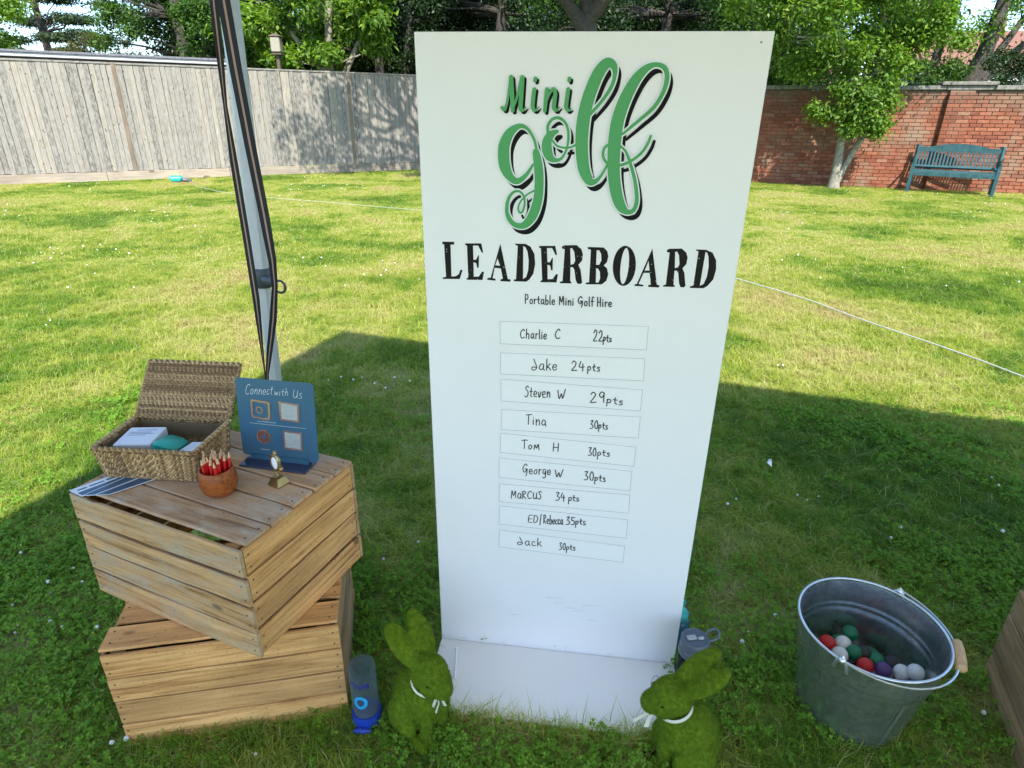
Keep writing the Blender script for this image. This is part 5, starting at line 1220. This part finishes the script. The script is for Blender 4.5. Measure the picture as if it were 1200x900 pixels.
c_ = rrect([sz(392, 196), sz(512, 216), sz(516, 330), sz(402, 312)], .006); cen = Vector(sz(448, 265))
b = MB(); inn = [tuple(Vector(p).lerp(cen, .20)) for p in c_]
for i in range(len(c_)): j = (i + 1) % len(c_); b.prism([c_[i], c_[j], inn[j], inn[i]], -.003, -.0003)
def ringp(b, c, r0, r1, n=20):
    P0 = [(c[0] + r0 * math.cos(2 * PI * i / n), c[1] + r0 * math.sin(2 * PI * i / n)) for i in range(n)]; P1_ = [(c[0] + r1 * math.cos(2 * PI * i / n), c[1] + r1 * math.sin(2 * PI * i / n)) for i in range(n)]
    for i in range(n): j = (i + 1) % n; b.prism([P0[i], P0[j], P1_[j], P1_[i]], -.003, -.0003)
ringp(b, cen, .0068, .0100); dt = sz(482, 232); ringp(b, dt, .0005, .0016, 8); b.build('camera_emblem', M_rose, pn)
b = MB(); c_ = sz(475, 432); n = 24; b.prism([(c_[0] + .0195 * math.cos(2 * PI * i / n), c_[1] + .0205 * math.sin(2 * PI * i / n)) for i in range(n)], -.0012, -.0003); di = b.build('round_emblem', M_brz, pn)
k = Ink(-.0016); k.stroke([(*sz(508, 402), .003), (*sz(488, 404), .004), (*sz(478, 425), .0048), (*sz(478, 488), .0048)], 5); k.stroke([(*sz(448, 428), .0035), (*sz(512, 440), .0035)], 0); k.build('letter_f', M_blue, di)
b = MB(); ringp(b, c_, .0180, .0198, 24); b.build('emblem_rim', M_rose, di)

# trophy
M_gold = plain('gold_plastic', (.40, .28, .12), .28, .9, var=.15)
tp = onz(327, 567, TZ)
tr = thing('trophy', 'tiny gold trophy with a white disc in front of the blue sign', 'trophy', (tp.x, tp.y, TZ), R(-30))
b = MB(); b.lathe([(.0265, 0), (.0265, .003), (.017, .019), (.015, .021), (0, .021)], 4, rot=Matrix.Rotation(PI / 4, 3, 'Z')); b.build('plinth', M_gold, tr)
b = MB(); b.lathe([(.008, .0208), (.010, .024), (.005, .027), (.004, .032), (.009, .036), (.006, .040), (0, .041)], 14); b.build('stem', M_gold, tr, True)
b = MB()
b.tube([(.014 * math.sin(a_), 0, .062 - .022 * math.cos(a_)) for a_ in np.linspace(.0, 2 * PI, 20)], [.0045 + .0012 * math.sin(i * 2.2) for i in range(20)], 7, cap=False)
b.ell((.002, 0, .088), (.006, .005, .008)); b.ell((.016, .001, .048), (.006, .006, .007)); b.ell((-.014, .001, .052), (.005, .005, .007)); b.lathe([(.013, -.0015), (.013, .0015)], 16, c=(0, .002, .062), rot=Matrix.Rotation(PI / 2, 3, 'X')); b.build('wreath', M_gold, tr, True)
b = MB(); b.ell((0, -.0035, .062), (.0105, .0025, .0175)); b.build('disc', M_white, tr, True)

# ------------------------------------------------------------------ rabbits
def moss_mat():
    m, nt, N, L, P = nmat('moss_flock')
    ge = N.new('ShaderNodeNewGeometry'); mp = coords(N, L); n = noise(N, L, mp, 90, 5, .7); n2 = noise(N, L, mp, 18, 3)
    r = ramp(N, [(.3, (.055, .10, .006)), (.55, (.115, .18, .010)), (.75, (.21, .28, .02))]); L.new(n.outputs[0], r.inputs[0])
    rr = ramp(N, [(.3, (.8, .8, .8)), (.7, (1.15, 1.1, 1.0))]); L.new(n2.outputs[0], rr.inputs[0])
    L.new(mixc(N, L, 1, r.outputs[0], rr.outputs[0], 'MULTIPLY'), P.inputs['Base Color']); P.inputs['Roughness'].default_value = .95; P.inputs['Specular IOR Level'].default_value = .1
    bump(N, L, n.outputs[0], P, .9, .003); return m
M_moss = moss_mat(); M_fuzz = foliage('moss_fibre', (.06, .11, .006), (.13, .195, .012), (.27, .34, .035), .2, .9); M_rib = plain('ribbon_cream', (.78, .72, .55), .6, var=.05)
def rabbit(name, label, loc, rz, head_yaw, ear_spread, bow, scale=1.0):
    t = thing(name, label, 'ornament', loc, rz, 'moss covered rabbit ornaments')
    b = MB(); Ry = lambda a_: Matrix.Rotation(a_, 3, 'Y')
    b.ell((-.015, 0, .085), (.072, .062, .092)); b.ell((.025, 0, .10), (.044, .048, .075)); b.ell((-.045, 0, .05), (.045, .06, .05))
    for s_ in (-1, 1):
        b.ell((-.012, s_ * .054, .054), (.056, .026, .056)); b.ell((.045, s_ * .050, .013), (.045, .017, .014)); b.ell((.052, s_ * .022, .055), (.020, .018, .055), Ry(.15)); b.ell((.07, s_ * .022, .012), (.026, .016, .013))
    b.ell((-.085, 0, .035), (.022, .022, .022)); b.ell((.032, 0, .165), (.036, .034, .040))
    hy = Matrix.Rotation(head_yaw, 3, 'Z'); hc = Vector((.045, 0, .222))
    def H_(p): return hc + hy @ Vector(p)
    b.ell(H_((0, 0, 0)), (.054, .047, .045), hy @ Ry(.25)); b.ell(H_((.043, 0, -.014)), (.034, .030, .028), hy @ Ry(.3))
    for s_ in (-1, 1): b.ell(H_((.025, s_ * .024, -.018)), (.026, .018, .022), hy); b.ell(H_((.034, s_ * .027, .010)), (.012, .006, .008), hy)
    for s_ in (-1, 1):
        a3 = Vector((-.78, s_ * ear_spread, .60)).normalized(); w3 = Vector((0, 1, 0)); w3 = (w3 - a3 * w3.dot(a3)).normalized(); n3 = w3.cross(a3); rot = hy @ Matrix((n3, w3, a3)).transposed()
        base = H_((-.020, s_ * .023, .028)); ax = rot @ Vector((0, 0, 1)); sdv = rot @ Vector((0, 1, 0)); tn = rot @ Vector((1, 0, 0))
        b.ell(base + ax * .058, (.0125, .0305, .066), rot); b.ell(base + ax * .005, (.014, .016, .03), rot)
    tmp = b.build('tmp', M_moss)
    md = tmp.modifiers.new('r', 'REMESH'); md.mode = 'VOXEL'; md.voxel_size = .0034; md.use_smooth_shade = True
    md = tmp.modifiers.new('s', 'SMOOTH'); md.factor = .5; md.iterations = 2
    me = bpy.data.meshes.new_from_object(tmp.evaluated_get(bpy.context.evaluated_depsgraph_get())); bpy.data.objects.remove(tmp)
    me.name = 'body'; me.materials.clear(); me.materials.append(M_moss); body = link('body', me, t)
    n = len(me.vertices); co = np.empty(n * 3, np.float32); me.vertices.foreach_get('co', co); co = co.reshape(-1, 3).astype(float); nr_ = np.empty(n * 3, np.float32); me.vertices.foreach_get('normal', nr_); nr_ = nr_.reshape(-1, 3).astype(float)
    g = np.random.default_rng(4); idx = g.integers(0, n, 26000); p = co[idx] + g.normal(0, .0014, (26000, 3)); d = nr_[idx] + g.normal(0, .45, (26000, 3)); d /= np.linalg.norm(d, axis=1)[:, None]
    sd_ = np.cross(d, g.normal(size=d.shape)); sd_ /= np.linalg.norm(sd_, axis=1)[:, None]; ln = g.uniform(.0018, .0038, (len(p), 1)); p -= d * .001
    V = np.stack([p - sd_ * .0005, p + sd_ * .0005, p + d * ln], 1).reshape(-1, 3); o = link('flock_fibres', fast_mesh('flock_fibres', V, np.arange(len(V)).reshape(-1, 3), M_fuzz), body); o['kind'] = 'stuff'
    b = MB()
    nk = [Vector((.034 + .040 * math.cos(a_), .039 * math.sin(a_), .182 - .012 * math.cos(a_))) for a_ in np.linspace(0, 2 * PI, 25)]
    b.tube(nk, .0046, 6, cap=False, sq=.45)
    kn = Vector((.074, 0, .170))
    if bow:
        for s_ in (-1, 1):
            b.tube([kn + Vector(v) for v in ((0, 0, 0), (.012, s_ * .010, .004), (.016, s_ * .024, -.002), (.012, s_ * .022, -.014), (.004, s_ * .004, -.003))], .0042, 5, sq=.5)
            b.tube([kn + Vector(v) for v in ((0, 0, 0), (.014, s_ * .006, -.014), (.012, s_ * .014, -.040))], [.0035, .004, .0048], 5, sq=.5)
        b.ell(kn, (.006, .006, .005))
    else:
        b.tube([kn, kn + Vector((.03, .004, .002)), kn + Vector((.066, .020, .002))], [.004, .005, .007], 5, sq=.35); b.tube([kn, kn + Vector((.02, 0, -.018)), kn + Vector((.026, .004, -.044))], [.004, .005, .007], 5, sq=.35)
    b.build('ribbon', M_rib, t, True)
    for s_ in (-1, 1):
        b = MB(); b.ell(H_((.036, s_ * .034, .006)), (.0032, .0022, .0032), hy, 8, 6); b.build('eye', M_black, t, True)
    t.scale = (scale,) * 3
    return t
rabbit('moss_rabbit', 'green moss rabbit left of the board, facing right with a tied cream bow', (-.228, 1.146, .0), R(-46), R(2), .10, True, 1.0)
rabbit('moss_rabbit', 'green moss rabbit right of the board, facing left in a cream collar', (.438, 1.060, .0), R(186), R(0), .05, False, 1.0)

# ------------------------------------------------------------------ bucket
def galv():
    m, nt, N, L, P = nmat('galvanised_steel')
    mp = coords(N, L); n = noise(N, L, mp, 60, 4, .6); n2 = noise(N, L, mp, 7, 3)
    r = ramp(N, [(.3, (.40, .43, .44)), (.7, (.60, .63, .64))]); L.new(n.outputs[0], r.inputs[0]); L.new(r.outputs[0], P.inputs['Base Color'])
    P.inputs['Metallic'].default_value = .9; rr = ramp(N, [(.3, (.20, .20, .20)), (.7, (.36, .36, .36))]); L.new(n2.outputs[0], rr.inputs[0]); L.new(rr.outputs[0], P.inputs['Roughness']); bump(N, L, n2.outputs[0], P, .05, .001); return m
M_galv = galv(); M_rimm = plain('bright_steel', (.72, .74, .75), .3, .9)
bk = thing('metal_bucket', 'galvanised steel bucket full of golf balls right of the board', 'bucket', BK, R(35))
r0, r1, Hb = .128, .175, .30
def br(z): return r0 + (r1 - r0) * z / Hb
prof = [(0, .012), (r0 - .002, .012), (r0, .0)]
for z in (.03, .10, .19): prof.append((br(z), z))
prof += [(br(.205), .205), (br(.21) + .0014, .209), (br(.215), .214), (br(.222), .222), (br(.227) + .0014, .226), (br(.232), .231), (br(.29), .29)]
outer = prof; inner = [(r_ - .0022, z) for r_, z in prof[::-1][:-3]] + [(r0 - .002, .016), (0, .016)]
b = MB(); b.lathe([(0, .011)] + outer[1:] + inner, 64); b.build('pail', M_galv, bk, True)
b = MB(); b.tube([(r1 * math.cos(a_), r1 * math.sin(a_), Hb - .004) for a_ in np.linspace(0, 2 * PI, 65)], .0035, 8, cap=False); b.build('rolled_rim', M_rimm, bk, 'all')
b = MB(); sa = R(-118)
b.add([Vector(((br(z) + .0012) * math.cos(sa + d), (br(z) + .0012) * math.sin(sa + d), z)) for z in np.linspace(.004, .2, 6) for d in (-.035, 0.0, .035)], [(i * 3 + k, i * 3 + k + 1, i * 3 + k + 4, i * 3 + k + 3) for i in range(5) for k in range(2)]); b.build('seam', M_rimm, bk)
l1, l2 = onz(1052, 692, Hb - .01), onz(983, 774, Hb - .01)
BKI = (Matrix.Translation(BK) @ Matrix.Rotation(R(35), 4, 'Z')).inverted()
q1, q2 = BKI @ l1, BKI @ l2
ax = (q1 - q2).to_2d().normalized(); a_1 = math.atan2(ax.y, ax.x)
for s_ in (1, -1):
    c = Vector((math.cos(a_1) * s_, math.sin(a_1) * s_, 0)); tn = Vector((-c.y, c.x, 0))
    b = MB(); b.tube([c * (r1 + .001) + tn * -.016 + Vector((0, 0, Hb - .032)), c * (r1 + .006) + tn * -.010 + Vector((0, 0, Hb - .004)), c * (r1 + .004) + Vector((0, 0, Hb + .012)), c * (r1 + .006) + tn * .010 + Vector((0, 0, Hb - .004)), c * (r1 + .001) + tn * .016 + Vector((0, 0, Hb - .032))], .0045, 6)
    b.ell(c * (r1 + .006) + Vector((0, 0, Hb + .002)), (.009, .009, .009)); b.build('lug', M_rimm, bk, True)
c = Vector((math.cos(a_1), math.sin(a_1), 0)); side = Vector((c.y, -c.x, 0))
gp = BKI @ onz(1112, 772, .275)
if gp.dot(side) < 0: side = -side
pts = []
for t_ in np.linspace(0, PI, 25):
    rr_ = r1 + .010; pts.append(c * rr_ * math.cos(t_) + side * (rr_ + .006) * math.sin(t_) + Vector((0, 0, Hb + .004 - .018 * math.sin(t_))))
b = MB(); b.tube(pts, .0028, 6); hn = b.build('bail_handle', M_rimm, bk, True)
M_grip = plain('grip_wood', (.62, .36, .16), .5, var=.15, sc=60)
gi = min(range(len(pts)), key=lambda i: (pts[i] - gp).length); tg = (pts[min(gi + 1, 24)] - pts[gi - 1]).normalized()
b = MB(); b.tube([pts[gi] + tg * d for d in (-.046, -.043, -.02, .02, .043, .046)], [.009, .0125, .0145, .0145, .0125, .009], 12); b.build('grip', M_grip, hn, True)

def ball_mat(name, col):
    m, nt, N, L, P = nmat(name); mp = coords(N, L); vo = N.new('ShaderNodeTexVoronoi'); vo.inputs['Scale'].default_value = 260; L.new(mp.outputs[0], vo.inputs['Vector'])
    P.inputs['Base Color'].default_value = (*col, 1); P.inputs['Roughness'].default_value = .3; b_ = N.new('ShaderNodeBump'); b_.inputs['Strength'].default_value = .35; b_.inputs['Distance'].default_value = .0005
    L.new(vo.outputs['Distance'], b_.inputs['Height']); L.new(b_.outputs[0], P.inputs['Normal']); return m
BALLC = {'red': (.70, .02, .02), 'white': (.85, .85, .83), 'black': (.02, .02, .022), 'green': (.01, .20, .09), 'purple': (.13, .06, .22)}
bm_ = {}
for nme, cc_ in BALLC.items():
    b = MB(); b.ell((0, 0, 0), (.0213,) * 3, n=20, m=12); bm_[nme] = b.mesh('golf_ball', ball_mat('ball_' + nme, cc_), 'all')
placed = []
def put_ball(colr, p, label):
    o = link('golf_ball', bm_[colr], None, p, (random.random() * 3, random.random() * 3, 0)); tag(o, label, 'golf ball', 'golf balls in the bucket'); placed.append(p)
vis = [('red', 969, 753, 'red golf ball farthest left on the pile in the bucket'), ('white', 988, 754, 'white golf ball at the back left, right of the leftmost red one'), ('white', 984, 767, 'white golf ball just below the leftmost red one'),
       ('green', 1001, 765, 'green golf ball tucked between the white and black balls'), ('black', 1012.5, 766, 'black golf ball sitting highest in the middle of the pile'), ('red', 1014, 780, 'red golf ball below the middle black one'), ('green', 1027, 774, 'green golf ball right of the middle black one'),
       ('purple', 1035, 785, 'purple golf ball near the front rim'), ('black', 1043.5, 778, 'black golf ball behind the purple one'), ('white', 1056, 788, 'white golf ball right of the purple one at the rim'), ('white', 1073, 788, 'white golf ball farthest right in the bucket'), ('green', 996, 742, 'green golf ball at the back against the bucket wall')]
for c_, x, y, lab in vis:
    z = .150
    p = onz(x, y, z)
    for _ in range(60):          # keep inside the pail
        rad = (p - BK).to_2d().length
        if rad < br(p.z) - .0245: break
        z += .003; p = onz(x, y, z)
    if lab.startswith('black golf ball sitting'): pass
    placed.append(p); vis_p = p
    o = link('golf_ball', bm_[c_], None, p, (random.random() * 3, random.random() * 3, 0)); tag(o, lab, 'golf ball', 'golf balls in the bucket')
g_ = random.Random(9); cnt = 0
for z in (.045, .085, .118):
    for tr_ in range(400):
        a_, rr_ = g_.uniform(0, 2 * PI), math.sqrt(g_.random()) * (br(z) - .026); p = Vector((BK.x + rr_ * math.cos(a_), BK.y + rr_ * math.sin(a_), z + g_.uniform(-.003, .003)))
        if all((p - q).length > .0425 for q in placed) and cnt < 48:
            c_ = g_.choice(['green', 'black', 'red', 'white', 'white', 'red']); placed.append(p); cnt += 1
            o = link('golf_ball', bm_[c_], None, p); tag(o, '%s golf ball down among the lower layers in the bucket' % c_, 'golf ball', '%s golf balls deep in the bucket' % c_)

# ------------------------------------------------------------------ bottles
def glassy(name, col, rough=.08, trans=.92):
    m, nt, N, L, P = nmat(name); t_ = N.new('ShaderNodeBsdfTransparent'); t_.inputs[0].default_value = (*col, 1); P.inputs['Base Color'].default_value = (*[c * .35 for c in col], 1); P.inputs['Roughness'].default_value = rough
    lw = N.new('ShaderNodeLayerWeight'); lw.inputs[0].default_value = .35; mr = N.new('ShaderNodeMapRange'); mr.inputs[3].default_value = .03; mr.inputs[4].default_value = .42; L.new(lw.outputs['Facing'], mr.inputs[0])
    ms = N.new('ShaderNodeMixShader'); L.new(mr.outputs[0], ms.inputs[0]); L.new(t_.outputs[0], ms.inputs[1]); L.new(P.outputs[0], ms.inputs[2]); L.new(ms.outputs[0], N['Material Output'].inputs['Surface']); return m
    m, nt, N, L, P = nmat(name); P.inputs['Base Color'].default_value = (*col, 1); P.inputs['Roughness'].default_value = rough; P.inputs['Transmission Weight'].default_value = trans; P.inputs['IOR'].default_value = 1.25; return m
M_clear = glassy('clear_plastic', (.80, .87, .90), .05); M_capb = plain('royal_blue_plastic', (.015, .05, .36), .35, var=.08); M_cyan = plain('cyan_print', (.03, .35, .68), .4); M_mark = plain('marker_blue', (.02, .025, .25), .5)
bp_ = onz(428, 851); bp_ = Vector((-.372, 1.142, 0))
bt = thing('water_bottle', 'clear water bottle upside down on its blue lid beside the crates', 'bottle', bp_, R(20))
bt.rotation_euler = (R(-3), R(-1), R(0))
b = MB(); b.lathe([(.030, .004), (.034, .010), (.038, .022), (.0385, .045), (.037, .052), (.0, .052)], 36); cap = b.build('lid', M_capb, bt, True)
b = MB(); b.tube([(-.026, -.037, .015), (-.005, -.043, .024), (.018, -.038, .018)], [.005, .008, .005], 8); b.build('spout', M_capb, cap, True)
b = MB(); b.lathe([(.0335, .053), (.0345, .07), (.0345, .195), (.032, .205), (.020, .209), (0, .207)][:], 36); 
b.lathe([(.0325, .053), (.0332, .07), (.0332, .194), (.031, .203), (0, .2055)], 36); bd_ = b.build('body', M_clear, bt, 'all')
def on_cyl(pts, r_, a0, z0, w, name, mat, parent):
    k = MB(); P_ = catmull([(a_, z, w) for a_, z in pts], 6); vs = []; n = len(P_)
    for i, p in enumerate(P_):
        d = P_[min(i + 1, n - 1)][:2] - P_[max(i - 1, 0)][:2]; d /= np.hypot(*d) + 1e-9
        for s_ in (1, -1):
            x = p[0] - d[1] * s_ * w / 2; z = p[1] + d[0] * s_ * w / 2; an = a0 + x / r_; vs.append(Vector((r_ * math.cos(an), r_ * math.sin(an), z0 + z)))
    k.add(vs, [(2 * i, 2 * i + 1, 2 * i + 3, 2 * i + 2) for i in range(n - 1)]); return k.build(name, mat, parent, True)
on_cyl([(.014 * math.cos(a_), .016 * math.sin(a_)) for a_ in np.linspace(0, 2 * PI, 17)], .0350, R(-95), .108, .009, 'ring_print', M_cyan, bt)
for pts in ([(-.026, -.002), (-.022, .008), (-.014, .010), (-.010, .002), (-.013, -.008)], [(-.006, .010), (0, -.006), (.006, .010)], [(.010, -.008), (.012, .010), (.017, -.004), (.022, .010), (.025, -.008)]):
    on_cyl(pts, .0351, R(-95), .160, .0028, 'marker_letter', M_mark, bt)
M_smoke = glassy('smoky_plastic', (.35, .45, .48), .12, .85); M_lidg = plain('slate_lid', (.11, .13, .16), .4, var=.1)
b2 = onz(815, 748, .20)
t = thing('sports_bottle', 'smoky grey sports bottle with slate lid and carry loop behind the board', 'bottle', (b2.x, b2.y, 0), R(10))
b = MB(); b.lathe([(0, .003), (.036, .003), (.038, .01), (.038, .158), (.036, .160), (.036, .155), (.0365, .012), (0, .012)], 32); b.build('body', M_smoke, t, 'all')
b = MB(); b.lathe([(.039, .150), (.0405, .153), (.0405, .168), (.037, .172), (.0385, .185), (.0385, .198), (.034, .203), (.030, .199), (0, .199)], 32); ld = b.build('lid', M_lidg, t, True)
b = MB(); b.tube([(.030, .008, .196), (.045, .014, .207), (.062, .012, .212), (.070, .002, .208), (.062, -.009, .200), (.045, -.012, .197), (.030, -.010, .196)], .0035, 6); b.build('carry_loop', M_lidg, ld, True)
b = MB(); b.box((-.010, .002, .2025), (.026, .016, .006), bev=.002); b.box((.014, -.004, .2025), (.016, .010, .006), bev=.002); b.build('mouthpiece', M_silver, ld)
b = MB(); b.lathe([(0, .014), (.0355, .014), (.0355, .10), (0, .10)], 24); b.build('drink', plain('dark_teal_water', (.02, .07, .07), .2), t, 'all')
b3 = onY(799, 702, 1.415); b3s = b3.z / .237
t = thing('drinks_bottle', 'turquoise capped bottle mostly hidden behind the right edge of the board', 'bottle', (b3.x, b3.y, 0)); t.scale = (1.0, 1.0, b3s)
b = MB(); b.lathe([(0, .003), (.030, .003), (.032, .01), (.032, .135), (.024, .155), (0, .156)], 28); b.build('body', plain('navy_bottle', (.02, .10, .16), .3), t, 'all')
M_turq = plain('turquoise_plastic', (.06, .48, .46), .35, var=.06)
b = MB(); b.lathe([(.025, .150), (.026, .175), (.014, .195), (.006, .205), (0, .206)], 24); cp = b.build('cap', M_turq, t, 'all')
b = MB(); b.tube([(.0 + .012 * math.sin(a_), 0, .218 - .016 * math.cos(a_)) for a_ in np.linspace(0, 2 * PI, 17)], .0034, 6, cap=False); b.build('cap_loop', M_turq, cp, 'all')
print('tris', sum(len(o.data.polygons) for o in bpy.data.objects if o.type == 'MESH' and o.name in COL.all_objects))
